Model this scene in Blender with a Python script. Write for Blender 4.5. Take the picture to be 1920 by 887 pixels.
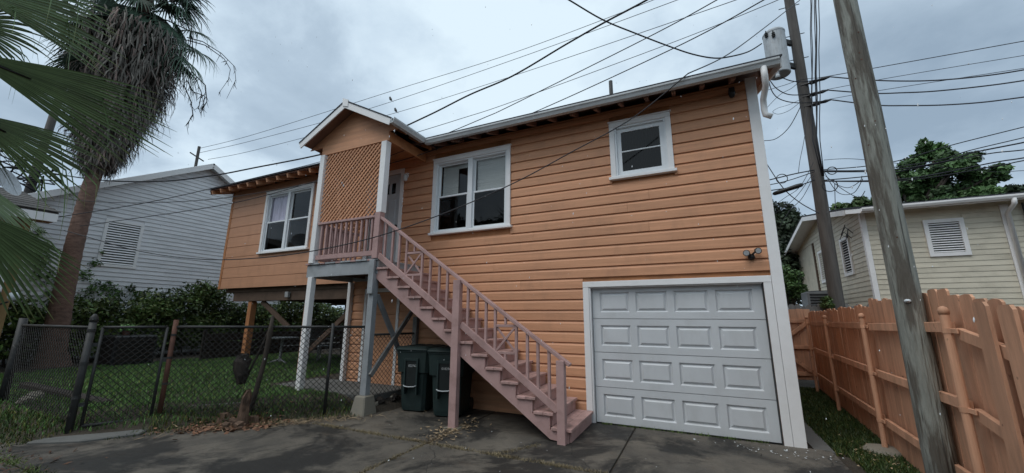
import bpy, bmesh, math, random
import numpy as np
from mathutils import Vector, Matrix
V = Vector
rad = math.radians
sc = bpy.context.scene
for o in list(bpy.data.objects):
    bpy.data.objects.remove(o, do_unlink=True)
COL = sc.collection
random.seed(7)
RNG = np.random.default_rng(11)

# ------------------------------------------------------------------ camera
CAM = V((-1.1138, -6.4852, 1.5960))
F_PX, PAN, TILT, ROLL = 720.83, rad(25.2598), rad(12.0677), rad(0.3238)
fw = V((-math.sin(PAN) * math.cos(TILT), math.cos(PAN) * math.cos(TILT), math.sin(TILT)))
r0 = V((math.cos(PAN), math.sin(PAN), 0)); u0 = r0.cross(fw)
rt = r0 * math.cos(ROLL) + u0 * math.sin(ROLL); up = u0 * math.cos(ROLL) - r0 * math.sin(ROLL)
cam = bpy.data.cameras.new('camera'); cam.sensor_width = 36; cam.sensor_fit = 'HORIZONTAL'
cam.lens = F_PX / 1920 * 36; cam.clip_start = 0.05; cam.clip_end = 2000
co = bpy.data.objects.new('camera', cam); COL.objects.link(co)
m = Matrix.Identity(4)
for i in range(3):
    m[i][0], m[i][1], m[i][2], m[i][3] = rt[i], up[i], -fw[i], CAM[i]
co.matrix_world = m
sc.camera = co

def at(px, py, dist):
    """survey helper: the place seen in that direction at that horizontal distance"""
    d = fw + rt * ((px - 960) / F_PX) - up * ((py - 443.5) / F_PX)
    return CAM + d * (dist / math.hypot(d.x, d.y))
def on(px, py, ax, val):
    d = fw + rt * ((px - 960) / F_PX) - up * ((py - 443.5) / F_PX)
    return CAM + d * ((val - CAM[ax]) / d[ax])

# ------------------------------------------------------------------ light
SUN_EL, SUN_AZ = rad(57), rad(205)      # azimuth clockwise from +y: behind the viewer, a little left
sun = bpy.data.lights.new('sun', 'SUN'); sun.energy = 1.0; sun.angle = rad(38); sun.color = (1.0, 0.97, 0.93)
so = bpy.data.objects.new('sun', sun); COL.objects.link(so)
sd = V((math.sin(SUN_AZ) * math.cos(SUN_EL), math.cos(SUN_AZ) * math.cos(SUN_EL), math.sin(SUN_EL)))
so.rotation_euler = (-sd).to_track_quat('-Z', 'Y').to_euler(); so.location = (0, -20, 30)

w = bpy.data.worlds.new('World'); sc.world = w; w.use_nodes = True
nt = w.node_tree; nt.nodes.clear()
def N(t, kind, **kw):
    n = t.nodes.new(kind)
    for k, v in kw.items():
        setattr(n, k, v)
    return n
sky = N(nt, 'ShaderNodeTexSky', sky_type='NISHITA', sun_disc=False, sun_elevation=SUN_EL, sun_rotation=SUN_AZ)
tc = N(nt, 'ShaderNodeTexCoord'); sep = N(nt, 'ShaderNodeSeparateXYZ')
nt.links.new(tc.outputs['Generated'], sep.inputs[0])
addz = N(nt, 'ShaderNodeMath', operation='ADD'); addz.inputs[1].default_value = 0.35
absz = N(nt, 'ShaderNodeMath', operation='ABSOLUTE'); nt.links.new(sep.outputs['Z'], absz.inputs[0])
nt.links.new(absz.outputs[0], addz.inputs[0])
dv = N(nt, 'ShaderNodeVectorMath', operation='DIVIDE')
cmb = N(nt, 'ShaderNodeCombineXYZ')
for i in range(3):
    nt.links.new(addz.outputs[0], cmb.inputs[i])
nt.links.new(tc.outputs['Generated'], dv.inputs[0]); nt.links.new(cmb.outputs[0], dv.inputs[1])
mp = N(nt, 'ShaderNodeMapping'); mp.inputs['Location'].default_value = (7.9641, 4.3182, 4.2232); mp.inputs['Scale'].default_value = (1.0, 1.0, 1.0)
nt.links.new(dv.outputs[0], mp.inputs[0])
n1 = N(nt, 'ShaderNodeTexNoise'); n1.inputs['Scale'].default_value = 1.15; n1.inputs['Detail'].default_value = 4; n1.inputs['Roughness'].default_value = 0.5; n1.inputs['Distortion'].default_value = 0.25
nt.links.new(mp.outputs[0], n1.inputs[0])
n2_ = N(nt, 'ShaderNodeTexNoise'); n2_.inputs['Scale'].default_value = 4.2; n2_.inputs['Detail'].default_value = 8; n2_.inputs['Roughness'].default_value = 0.58; n2_.inputs['Distortion'].default_value = 0.15
nt.links.new(mp.outputs[0], n2_.inputs[0])
mxn = N(nt, 'ShaderNodeMix', data_type='FLOAT'); mxn.inputs[0].default_value = 0.30
nt.links.new(n1.outputs[0], mxn.inputs['A']); nt.links.new(n2_.outputs[0], mxn.inputs['B'])
rp = N(nt, 'ShaderNodeValToRGB')
els = rp.color_ramp.elements
els[0].position = 0.31; els[0].color = (0.28, 0.37, 0.47, 1)
els[1].position = 0.59; els[1].color = (0.71, 0.84, 0.93, 1)
e = els.new(0.455); e.color = (0.43, 0.54, 0.65, 1)
e = els.new(0.515); e.color = (0.575, 0.70, 0.81, 1)
nt.links.new(mxn.outputs[0], rp.inputs[0])
sc8 = N(nt, 'ShaderNodeVectorMath', operation='SCALE'); sc8.inputs['Scale'].default_value = 7.9
nt.links.new(rp.outputs[0], sc8.inputs[0])
mx = N(nt, 'ShaderNodeMix', data_type='RGBA'); mx.inputs[0].default_value = 0.95   # overcast: cloud over nearly all the sky
nt.links.new(sky.outputs[0], mx.inputs['A']); nt.links.new(sc8.outputs[0], mx.inputs['B'])
bg = N(nt, 'ShaderNodeBackground'); bg.inputs[1].default_value = 0.1
nt.links.new(mx.outputs['Result'], bg.inputs[0])
wo = N(nt, 'ShaderNodeOutputWorld'); nt.links.new(bg.outputs[0], wo.inputs[0])
sc.view_settings.view_transform = 'Standard'; sc.view_settings.look = 'None'
sc.view_settings.exposure = 0.50; sc.view_settings.gamma = 1.0
sc.cycles.max_bounces = 6; sc.cycles.transparent_max_bounces = 12

# ------------------------------------------------------------------ materials
MATS = {}
def pmat(name, col, rough=.6, var=.15, scale=3., stretch=(1, 1, 1), bump=.25, bscale=40., bdist=.003, objvar=.10,
         dirt=None, dirt_amt=.5, dirt_scale=2., metal=0., spec=.4, world=False, attr=None, trans=0., sub=None, streak=None, fleck=None, dirt_p=(.5, .72)):
    mt = bpy.data.materials.new(name); mt.use_nodes = True
    t = mt.node_tree; b = t.nodes['Principled BSDF']
    if world:
        g = N(t, 'ShaderNodeNewGeometry'); src = g.outputs['Position']
    else:
        c = N(t, 'ShaderNodeTexCoord'); oi = N(t, 'ShaderNodeObjectInfo')
        mu = N(t, 'ShaderNodeMath', operation='MULTIPLY'); mu.inputs[1].default_value = 57.
        t.links.new(oi.outputs['Random'], mu.inputs[0])
        ad = N(t, 'ShaderNodeVectorMath', operation='ADD')
        t.links.new(c.outputs['Object'], ad.inputs[0]); t.links.new(mu.outputs[0], ad.inputs[1])
        src = ad.outputs[0]
    mpp = N(t, 'ShaderNodeMapping'); mpp.inputs['Scale'].default_value = stretch
    t.links.new(src, mpp.inputs[0])
    nn = N(t, 'ShaderNodeTexNoise'); nn.inputs['Scale'].default_value = scale; nn.inputs['Detail'].default_value = 6; nn.inputs['Roughness'].default_value = .6
    t.links.new(mpp.outputs[0], nn.inputs[0])
    r = N(t, 'ShaderNodeValToRGB'); E_ = r.color_ramp.elements
    E_[0].position = .3; E_[1].position = .7
    E_[0].color = tuple(x * (1 - var) for x in col) + (1,); E_[1].color = tuple(min(1, x * (1 + var)) for x in col) + (1,)
    t.links.new(nn.outputs[0], r.inputs[0]); out = r.outputs[0]
    if dirt is not None:
        n2 = N(t, 'ShaderNodeTexNoise'); n2.inputs['Scale'].default_value = dirt_scale; n2.inputs['Detail'].default_value = 8; n2.inputs['Roughness'].default_value = .65
        mp2 = N(t, 'ShaderNodeMapping'); mp2.inputs['Scale'].default_value = streak or (1, 1, 1)
        t.links.new(src, mp2.inputs[0]); t.links.new(mp2.outputs[0], n2.inputs[0])
        r2 = N(t, 'ShaderNodeValToRGB'); r2.color_ramp.elements[0].position = dirt_p[0]; r2.color_ramp.elements[1].position = dirt_p[1]
        r2.color_ramp.elements[1].color = (dirt_amt,) * 3 + (1,)
        t.links.new(n2.outputs[0], r2.inputs[0])
        mm = N(t, 'ShaderNodeMix', data_type='RGBA'); mm.inputs['B'].default_value = tuple(dirt) + (1,)
        t.links.new(r2.outputs[0], mm.inputs[0]); t.links.new(out, mm.inputs['A']); out = mm.outputs['Result']
    if fleck is not None:                     # (colour, scale, threshold, amount, stretch): chips, knots, grit with their own shapes
        n4 = N(t, 'ShaderNodeTexNoise'); n4.inputs['Scale'].default_value = fleck[1]; n4.inputs['Detail'].default_value = 3
        mp4 = N(t, 'ShaderNodeMapping'); mp4.inputs['Scale'].default_value = fleck[4]
        t.links.new(src, mp4.inputs[0]); t.links.new(mp4.outputs[0], n4.inputs[0])
        r4 = N(t, 'ShaderNodeValToRGB'); r4.color_ramp.elements[0].position = fleck[2]; r4.color_ramp.elements[1].position = fleck[2] + .03
        r4.color_ramp.elements[1].color = (fleck[3],) * 3 + (1,); t.links.new(n4.outputs[0], r4.inputs[0])
        m4 = N(t, 'ShaderNodeMix', data_type='RGBA'); m4.inputs['B'].default_value = tuple(fleck[0]) + (1,)
        t.links.new(r4.outputs[0], m4.inputs[0]); t.links.new(out, m4.inputs['A']); out = m4.outputs['Result']
    if objvar and not world:
        h = N(t, 'ShaderNodeHueSaturation')
        mr = N(t, 'ShaderNodeMapRange'); mr.inputs[3].default_value = 1 - objvar; mr.inputs[4].default_value = 1 + objvar
        t.links.new(oi.outputs['Random'], mr.inputs[0]); t.links.new(mr.outputs[0], h.inputs['Value'])
        t.links.new(out, h.inputs['Color']); out = h.outputs[0]
    if attr:
        a = N(t, 'ShaderNodeAttribute', attribute_name=attr)
        h = N(t, 'ShaderNodeMix', data_type='RGBA', blend_type='MULTIPLY'); h.inputs[0].default_value = 1
        t.links.new(out, h.inputs['A']); t.links.new(a.outputs['Color'], h.inputs['B']); out = h.outputs['Result']
    t.links.new(out, b.inputs['Base Color'])
    b.inputs['Roughness'].default_value = rough; b.inputs['Metallic'].default_value = metal
    b.inputs['Specular IOR Level'].default_value = spec
    if trans:
        b.inputs['Transmission Weight'].default_value = trans
    if bump:
        n3 = N(t, 'ShaderNodeTexNoise'); n3.inputs['Scale'].default_value = bscale; n3.inputs['Detail'].default_value = 4
        t.links.new(mpp.outputs[0], n3.inputs[0])
        bp = N(t, 'ShaderNodeBump'); bp.inputs['Strength'].default_value = bump; bp.inputs['Distance'].default_value = bdist
        t.links.new(n3.outputs[0], bp.inputs['Height']); t.links.new(bp.outputs[0], b.inputs['Normal'])
    MATS[name] = mt
    return mt

ORANGE = (.60, .302, .168)
M_orange = pmat('orange paint', ORANGE, .6, .13, 2.0, (.5, 4, 9), .6, 14, .004, .07, dirt=(.42, .22, .13), dirt_amt=.5, dirt_scale=1.5, streak=(1.6, 1.6, .6), fleck=((.72, .62, .52), 22, .74, .75, (.6, 1, 1.4)))
M_orange_w = pmat('orange wing paint', (.53, .275, .162), .5, .08, 2.0, (.5, 4, 9), .4, 16, .002, .04, dirt=(.36, .19, .11), dirt_amt=.45, streak=(1.6, 1.6, .6))
M_orange_d = pmat('weathered orange wood', (.46, .20, .085), .65, .2, 3., (1, 1, 1), .4, 20, .003, .08, dirt=(.12, .06, .035), dirt_amt=.5)
M_fence = pmat('orange fence stain', (.58, .315, .195), .8, .20, 2.2, (4, 4, .5), .8, 18, .005, .11, dirt=(.27, .15, .095), dirt_amt=.6, dirt_scale=2.2, streak=(3, 3, .6), fleck=((.13, .07, .045), 9, .70, .75, (1.4, 1.4, .8)))
M_white = pmat('white trim paint', (.82, .815, .81), .5, .06, 3, (1, 1, 1), .3, 30, .002, .02, dirt=(.40, .40, .37), dirt_amt=.25, dirt_scale=3)
M_vinyl = pmat('white window vinyl', (.76, .79, .81), .4, .04, 3, bump=.05, objvar=.02)
M_garage = pmat('garage door white', (.58, .60, .615), .45, .05, 1.5, bump=.25, bscale=220, bdist=.0008, objvar=.015, dirt=(.40, .40, .39), dirt_amt=.35, dirt_scale=1.6, streak=(1.5, 1.5, .7))
M_pink = pmat('dusty pink paint', (.43, .276, .258), .55, .10, 3, (1, 1, 1), .35, 30, .002, .05, dirt=(.22, .13, .115), dirt_amt=.55, dirt_scale=4, fleck=((.60, .52, .48), 30, .72, .6, (1, 1, 1)))
M_tread = pmat('worn pink tread paint', (.43, .27, .245), .65, .2, 6, (1, 1, 1), .5, 30, .003, .10, dirt=(.15, .115, .10), dirt_amt=.75, dirt_scale=5, fleck=((.20, .17, .15), 26, .66, .7, (1, 1, 1)))
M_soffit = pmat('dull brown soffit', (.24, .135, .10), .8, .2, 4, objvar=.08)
M_gutter = pmat('weathered white gutter', (.50, .525, .535), .55, .1, 3, bump=.2, objvar=.02, dirt=(.26, .26, .24), dirt_amt=.5, dirt_scale=3, streak=(.6, 3, 3))
M_greyp = pmat('grey green paint', (.32, .338, .352), .6, .12, 3, bump=.3, bscale=30, objvar=.04, dirt=(.12, .13, .12), dirt_amt=.4, dirt_scale=4)
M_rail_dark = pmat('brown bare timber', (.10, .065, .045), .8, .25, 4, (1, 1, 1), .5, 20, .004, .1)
M_shingle = pmat('dark shingles', (.035, .037, .045), .9, .4, 30, bump=.8, bscale=60, bdist=.006, objvar=.15)
M_shingle_g = pmat('grey brown shingles', (.085, .08, .075), .9, .35, 20, bump=.8, bscale=60, bdist=.006, objvar=.2)
M_brownfascia = pmat('brown fascia', (.17, .07, .04), .6, .2, 4, objvar=.05)
M_siding_l = pmat('grey white vinyl siding', (.71, .72, .735), .5, .06, 1.5, bump=.15, bscale=40, objvar=.03, dirt=(.25, .27, .28), dirt_amt=.3, dirt_scale=.7)
M_cream = pmat('cream siding', (.60, .555, .445), .6, .09, 2, (.6, 4, 4), .3, 20, .002, .05, dirt=(.22, .20, .15), dirt_amt=.4, dirt_scale=2)
M_pole = pmat('weathered pole wood', (.255, .262, .232), .85, .26, 5.0, (5, 5, .45), 1., 11, .022, .0, dirt=(.095, .082, .066), dirt_amt=.9, dirt_scale=4.5, streak=(2.6, 2.6, .28), dirt_p=(.46, .56), fleck=((.030, .026, .022), 13, .64, .7, (3, 3, .10)))
M_pole2 = pmat('dark pole wood', (.10, .092, .085), .85, .3, 3.0, (4, 4, .35), .8, 12, .008, 0, dirt=(.04, .035, .03), dirt_amt=.6, streak=(3, 3, .4))
M_grey_metal = pmat('galvanised steel', (.038, .039, .039), .6, .3, 6, metal=.15, objvar=.1, dirt=(.022, .019, .016), dirt_amt=.7, dirt_scale=8, fleck=((.16, .16, .155), 20, .66, .5, (1, 1, 1)))
M_chain = pmat('dark wire', (.020, .020, .019), .7, .2, 8, metal=0., bump=0, objvar=0)
M_rust = pmat('rusty pipe', (.10, .045, .03), .8, .4, 8, bump=.6, bscale=50)
M_cable = pmat('black cable', (.018, .019, .024), .6, .1, 5, bump=0, objvar=.1)
M_wire = pmat('bare aluminium wire', (.06, .065, .08), .6, .1, 5, bump=0, objvar=.1)
M_trans = pmat('grey transformer paint', (.42, .45, .47), .5, .12, 5, objvar=0, dirt=(.16, .14, .12), dirt_amt=.55, dirt_scale=5, streak=(4, 4, .8))
M_bin = pmat('dark green plastic', (.015, .029, .028), .55, .2, 6, bump=.3, bscale=200, bdist=.0008, objvar=.05, dirt=(.05, .055, .05), dirt_amt=.3, dirt_scale=5)
M_binblack = pmat('black recess plastic', (.008, .012, .012), .6, .2, 6, bump=0, objvar=0)
M_print = pmat('white print', (.42, .44, .44), .6, .2, 30, bump=0, objvar=0)
M_bark = pmat('palm trunk bark', (.165, .10, .077), .9, .35, 5, (1, 1, 3), 1., 14, .02, 0, dirt=(.055, .04, .03), dirt_amt=.6, dirt_scale=3)
M_dbark = pmat('dark bark', (.05, .04, .032), .9, .35, 5, (2, 2, .5), 1., 14, .02, .1)
M_deadfrond = pmat('dead palm thatch', (.140, .126, .114), .9, .35, 4, attr='tone', bump=0, objvar=0)
M_frond = pmat('palm leaf green', (.105, .165, .066), .45, .25, 3, attr='tone', bump=0, objvar=.15, spec=.5)
M_frond_far = pmat('palm crown green', (.045, .080, .052), .6, .25, 3, attr='tone', bump=0, objvar=.2)
M_leaf = pmat('tree leaf', (.054, .105, .036), .55, .3, 1.2, attr='tone', bump=0, objvar=0)
M_leaf_d = pmat('dark tree leaf', (.026, .042, .022), .6, .3, 1.2, attr='tone', bump=0, objvar=.1)
M_hedge = pmat('hedge leaf', (.060, .112, .032), .55, .35, 1.2, attr='tone', bump=0, objvar=0)
M_grass = pmat('grass blade', (.092, .185, .046), .6, .3, 1.5, attr='tone', bump=0, objvar=0, world=True)
M_straw = pmat('dry straw', (.26, .19, .115), .8, .3, 8, bump=0, objvar=.1, attr='tone')
M_litter = pmat('brown leaf litter', (.13, .065, .038), .85, .4, 8, bump=0, objvar=.1, attr='tone')
M_conc = pmat('old concrete', (.23, .21, .17), .85, .25, 4, bump=.7, bscale=40, bdist=.006, objvar=.05, dirt=(.10, .10, .085), dirt_amt=.6, dirt_scale=4)
M_conc_w = pmat('grey path concrete', (.13, .13, .122), .85, .22, 2, bump=.5, bscale=40, bdist=.005, world=True, dirt=(.05, .05, .042), dirt_amt=.7, dirt_scale=2)
M_dirt = pmat('dark soil', (.045, .036, .026), .95, .4, 3, bump=1., bscale=15, bdist=.03, world=True)
M_black = pmat('black plastic', (.012, .012, .013), .45, .2, 6, bump=0)
M_lens = pmat('pale lamp lens', (.42, .44, .45), .3, .1, 20, bump=0)
M_grey_wood = pmat('weathered grey wood', (.20, .195, .185), .85, .25, 3, (4, 4, .5), .7, 20, .004, .12, dirt=(.07, .065, .06), dirt_amt=.5)
M_yel_wood = pmat('new yellow fence wood', (.30, .20, .09), .8, .15, 3, (4, 4, .5), .4, 20, .003, .08)
M_darkwood = pmat('dark timber', (.028, .022, .018), .85, .35, 4, bump=.8, bscale=20, bdist=.01, objvar=.2)
M_rotwood = pmat('rotten wood', (.12, .075, .05), .9, .5, 9, (3, 3, .6), 1., 22, .02, .2, dirt=(.03, .02, .015), dirt_amt=.9, dirt_scale=5)
M_curtain = pmat('pale lilac curtain', (.66, .60, .74), .9, .25, 2.5, (6, 1, .6), .3, 10, .01, 0)
M_blind = pmat('window blind', (.70, .71, .69), .7, .08, 3, bump=0, objvar=.04)
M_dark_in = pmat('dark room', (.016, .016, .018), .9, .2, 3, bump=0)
M_door = pmat('pale grey door paint', (.45, .48, .50), .5, .08, 3, bump=.15, objvar=.03)
M_teal = pmat('teal paint', (.05, .32, .33), .6, .1, 3, bump=0)
M_plastic_w = pmat('grimy white plastic', (.30, .31, .31), .6, .2, 6, bump=.2, objvar=.1, dirt=(.09, .09, .08), dirt_amt=.6, dirt_scale=8)
M_globe = pmat('white globe', (.62, .66, .68), .3, .05, 5, bump=0, objvar=0)
M_blueg = pmat('dark blue grey plastic', (.035, .042, .055), .6, .3, 8, bump=.4, bscale=20, bdist=.01)
M_ac = pmat('grey condenser paint', (.20, .215, .225), .5, .12, 5, bump=0)
M_screen = pmat('insect screen', (.022, .022, .026), .6, .2, 40, bump=0)

# glass: a thin sheet that mirrors a little and lets the rest through
def glassmat(name, tint, refl):
    mt = bpy.data.materials.new(name); mt.use_nodes = True; t = mt.node_tree; t.nodes.clear()
    tr = N(t, 'ShaderNodeBsdfTransparent'); tr.inputs[0].default_value = tint + (1,)
    gl = N(t, 'ShaderNodeBsdfGlossy'); gl.inputs['Roughness'].default_value = .02
    lw = N(t, 'ShaderNodeLayerWeight'); lw.inputs['Blend'].default_value = .5
    pw = N(t, 'ShaderNodeMath', operation='POWER'); pw.inputs[1].default_value = 4.
    ml = N(t, 'ShaderNodeMath', operation='MULTIPLY_ADD'); ml.inputs[1].default_value = .75; ml.inputs[2].default_value = refl
    t.links.new(lw.outputs['Facing'], pw.inputs[0]); t.links.new(pw.outputs[0], ml.inputs[0])
    mxs = N(t, 'ShaderNodeMixShader'); o_ = N(t, 'ShaderNodeOutputMaterial')
    t.links.new(ml.outputs[0], mxs.inputs[0]); t.links.new(tr.outputs[0], mxs.inputs[1]); t.links.new(gl.outputs[0], mxs.inputs[2])
    t.links.new(mxs.outputs[0], o_.inputs[0]); return mt
M_glass = glassmat('window glass', (.86, .88, .88), .045)
M_glass_d = glassmat('screened glass', (.20, .21, .225), .03)

# driveway: dark damp concrete with soot-dark stains and paler dusty areas, in world metres
mt = bpy.data.materials.new('stained driveway concrete'); mt.use_nodes = True; t = mt.node_tree; b = t.nodes['Principled BSDF']
g = N(t, 'ShaderNodeNewGeometry')
def nz(scale, det=8, ro=.6, dist=0., loc=(0, 0, 0), st=(1, 1, 1)):
    mpn = N(t, 'ShaderNodeMapping'); mpn.inputs['Location'].default_value = loc; mpn.inputs['Scale'].default_value = st
    t.links.new(g.outputs['Position'], mpn.inputs[0])
    n = N(t, 'ShaderNodeTexNoise'); n.inputs['Scale'].default_value = scale; n.inputs['Detail'].default_value = det
    n.inputs['Roughness'].default_value = ro; n.inputs['Distortion'].default_value = dist
    t.links.new(mpn.outputs[0], n.inputs[0]); return n.outputs[0]
def ramp(src, p0, p1, c0, c1):
    r = N(t, 'ShaderNodeValToRGB'); r.color_ramp.elements[0].position = p0; r.color_ramp.elements[1].position = p1
    r.color_ramp.elements[0].color = c0 + (1,); r.color_ramp.elements[1].color = c1 + (1,); t.links.new(src, r.inputs[0]); return r.outputs[0]
def mixc(f, a, bb, bt='MIX', ff=None):
    n = N(t, 'ShaderNodeMix', data_type='RGBA', blend_type=bt)
    if f is not None: t.links.new(f, n.inputs[0])
    else: n.inputs[0].default_value = ff
    for s, x in (('A', a), ('B', bb)):
        if isinstance(x, tuple): n.inputs[s].default_value = x + (1,)
        else: t.links.new(x, n.inputs[s])
    return n.outputs['Result']
base = ramp(nz(1.1, 8, .6, .3, (2, 5, 0)), .35, .66, (.078, .070, .060), (.175, .152, .122))
c = mixc(ramp(nz(.70, 12, .70, .5, (7.7, 3.2, 0)), .46, .545, (0, 0, 0), (.92, .92, .92)), base, (.0195, .0185, .017))
c = mixc(ramp(nz(2.4, 6, .7), .58, .75, (0, 0, 0), (.55, .55, .55)), c, (.115, .085, .060))
c = mixc(ramp(nz(7, 8, .75), .56, .66, (0, 0, 0), (.55, .55, .55)), c, (.030, .029, .027))
c = mixc(ramp(nz(26, 5, .7), .60, .72, (0, 0, 0), (.6, .6, .6)), c, (.022, .022, .02))
c = mixc(ramp(nz(70, 3, .6), .68, .74, (0, 0, 0), (.6, .6, .6)), c, (.24, .22, .19))
c = mixc(ramp(nz(150, 2, .5), .42, .62, (0, 0, 0), (.35, .35, .35)), c, (.028, .027, .025))
wn = N(t, 'ShaderNodeTexNoise'); wn.inputs['Scale'].default_value = 1.6; wn.inputs['Detail'].default_value = 6; t.links.new(g.outputs['Position'], wn.inputs[0])
wa = N(t, 'ShaderNodeVectorMath', operation='MULTIPLY_ADD'); wa.inputs[1].default_value = (.55, .55, 0); t.links.new(wn.outputs['Color'], wa.inputs[0]); t.links.new(g.outputs['Position'], wa.inputs[2])
vo = N(t, 'ShaderNodeTexVoronoi', feature='DISTANCE_TO_EDGE', voronoi_dimensions='2D'); vo.inputs['Scale'].default_value = .42; t.links.new(wa.outputs[0], vo.inputs[0])
c = mixc(ramp(vo.outputs['Distance'], .0015, .0035, (.85, .85, .85), (0, 0, 0)), c, (.012, .012, .011))
t.links.new(c, b.inputs['Base Color'])
t.links.new(ramp(nz(.8, 6, .6, .4, (1, 9, 0)), .35, .65, (.5, .5, .5), (.85, .85, .85)), b.inputs['Roughness'])
b.inputs['Specular IOR Level'].default_value = .3
bp = N(t, 'ShaderNodeBump'); bp.inputs['Strength'].default_value = .6; bp.inputs['Distance'].default_value = .006
t.links.new(nz(45, 6, .7), bp.inputs['Height']); t.links.new(bp.outputs[0], b.inputs['Normal'])
M_drive = mt

# ------------------------------------------------------------------ builders
WP = {}                                     # world place of every object built
def link(o, parent, wloc):
    COL.objects.link(o)
    WP[o.name] = V(wloc)
    if parent is not None:
        o.parent = parent; o.location = V(wloc) - WP[parent.name]
    else:
        o.location = wloc
    return o
def thing(name, label, cat, loc, group=None):
    o = bpy.data.objects.new(name, None); o.empty_display_size = .2
    link(o, None, V(loc)); o['label'] = label; o['category'] = cat
    if group: o['group'] = group
    return o
def tag(o, label, cat, group=None):
    o['label'] = label; o['category'] = cat
    if group: o['group'] = group
    return o

class MB:
    def __init__(s): s.v = []; s.f = []; s.t = []
    def add(s, vs, fs, tone=None):
        n = len(s.v); s.v += [V(x) for x in vs]; s.f += [tuple(i + n for i in f) for f in fs]
        s.t += [tone if tone is not None else 1.] * len(vs)
    def box(s, x0, x1, y0, y1, z0, z1, tone=None):
        s.add([(x0, y0, z0), (x1, y0, z0), (x1, y1, z0), (x0, y1, z0), (x0, y0, z1), (x1, y0, z1), (x1, y1, z1), (x0, y1, z1)],
              [(0, 3, 2, 1), (4, 5, 6, 7), (0, 1, 5, 4), (1, 2, 6, 5), (2, 3, 7, 6), (3, 0, 4, 7)], tone)
    def bar(s, p, q, wd, h, upv=(0, 0, 1)):
        p, q = V(p), V(q); d = (q - p).normalized(); u = V(upv); sd_ = d.cross(u)
        if sd_.length < 1e-4: sd_ = d.cross(V((0, 1, 0)))
        sd_.normalize(); u = sd_.cross(d)
        a = sd_ * wd / 2; bb = u * h / 2
        s.add([p - a - bb, p + a - bb, p + a + bb, p - a + bb, q - a - bb, q + a - bb, q + a + bb, q - a + bb],
              [(0, 3, 2, 1), (4, 5, 6, 7), (0, 1, 5, 4), (1, 2, 6, 5), (2, 3, 7, 6), (3, 0, 4, 7)])
    def tube(s, pts, r, n=8, cap=True, tone=None):
        pts = [V(p) for p in pts]; k = len(pts); rs = r if hasattr(r, '__len__') else [r] * k
        vs = []; ref = None
        for i, p in enumerate(pts):
            d = (pts[min(i + 1, k - 1)] - pts[max(i - 1, 0)]).normalized()
            if ref is None: ref = V((0, 0, 1)) if abs(d.z) < .9 else V((1, 0, 0))
            a = d.cross(ref).normalized(); bb = a.cross(d); ref = bb
            for j in range(n):
                th = 2 * math.pi * j / n; vs.append(p + (a * math.cos(th) + bb * math.sin(th)) * rs[i])
        fs = [(i * n + j, i * n + (j + 1) % n, (i + 1) * n + (j + 1) % n, (i + 1) * n + j) for i in range(k - 1) for j in range(n)]
        if cap: fs += [tuple(range(n))[::-1], tuple(range((k - 1) * n, k * n))]
        s.add(vs, fs, tone)
    def lathe(s, prof, c=(0, 0, 0), n=16):            # (radius, height) pairs about z
        c = V(c); k = len(prof)
        vs = [c + V((r * math.cos(2 * math.pi * j / n), r * math.sin(2 * math.pi * j / n), z)) for r, z in prof for j in range(n)]
        fs = [(i * n + j, i * n + (j + 1) % n, (i + 1) * n + (j + 1) % n, (i + 1) * n + j) for i in range(k - 1) for j in range(n)]
        fs += [tuple(range(n))[::-1], tuple(range((k - 1) * n, k * n))]
        s.add(vs, fs)
    def prism(s, poly, ax, a0, a1):                    # polygon (two other axes in order) pushed along axis ax
        k = len(poly)
        def mk(p, a):
            l = list(p); l.insert(ax, a); return tuple(l)
        vs = [mk(p, a0) for p in poly] + [mk(p, a1) for p in poly]
        fs = [tuple(range(k))[::-1], tuple(range(k, 2 * k))] + [(i, (i + 1) % k, k + (i + 1) % k, k + i) for i in range(k)]
        s.add(vs, fs)
    def build(s, name, mat, parent=None, smooth=False, bevel=0., tone=False, stuff=False, struct=False, fix=True):
        c = V((sum(v.x for v in s.v), sum(v.y for v in s.v), min(v.z for v in s.v) * len(s.v))) / len(s.v)
        me = bpy.data.meshes.new(name)
        me.from_pydata([v - c for v in s.v], [], s.f)
        if fix or bevel:
            bm = bmesh.new(); bm.from_mesh(me)
            if bevel:
                bmesh.ops.bevel(bm, geom=list(bm.edges), offset=bevel, segments=1, affect='EDGES', clamp_overlap=True)
            bmesh.ops.recalc_face_normals(bm, faces=bm.faces); bm.to_mesh(me); bm.free()
        if tone: set_tone(me, np.array(s.t))
        me.materials.append(mat)
        if smooth: me.polygons.foreach_set('use_smooth', [True] * len(me.polygons))
        o = bpy.data.objects.new(name, me); link(o, parent, c)
        if stuff: o['kind'] = 'stuff'
        if struct: o['kind'] = 'structure'
        return o
def set_tone(me, arr):
    a = me.color_attributes.new('tone', 'FLOAT_COLOR', 'POINT')
    arr = np.asarray(arr, float)
    if arr.ndim == 1: arr = np.stack([arr] * 3, -1)
    col = np.ones((len(arr), 4)); col[:, :3] = arr
    a.data.foreach_set('color', col.ravel())

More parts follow.
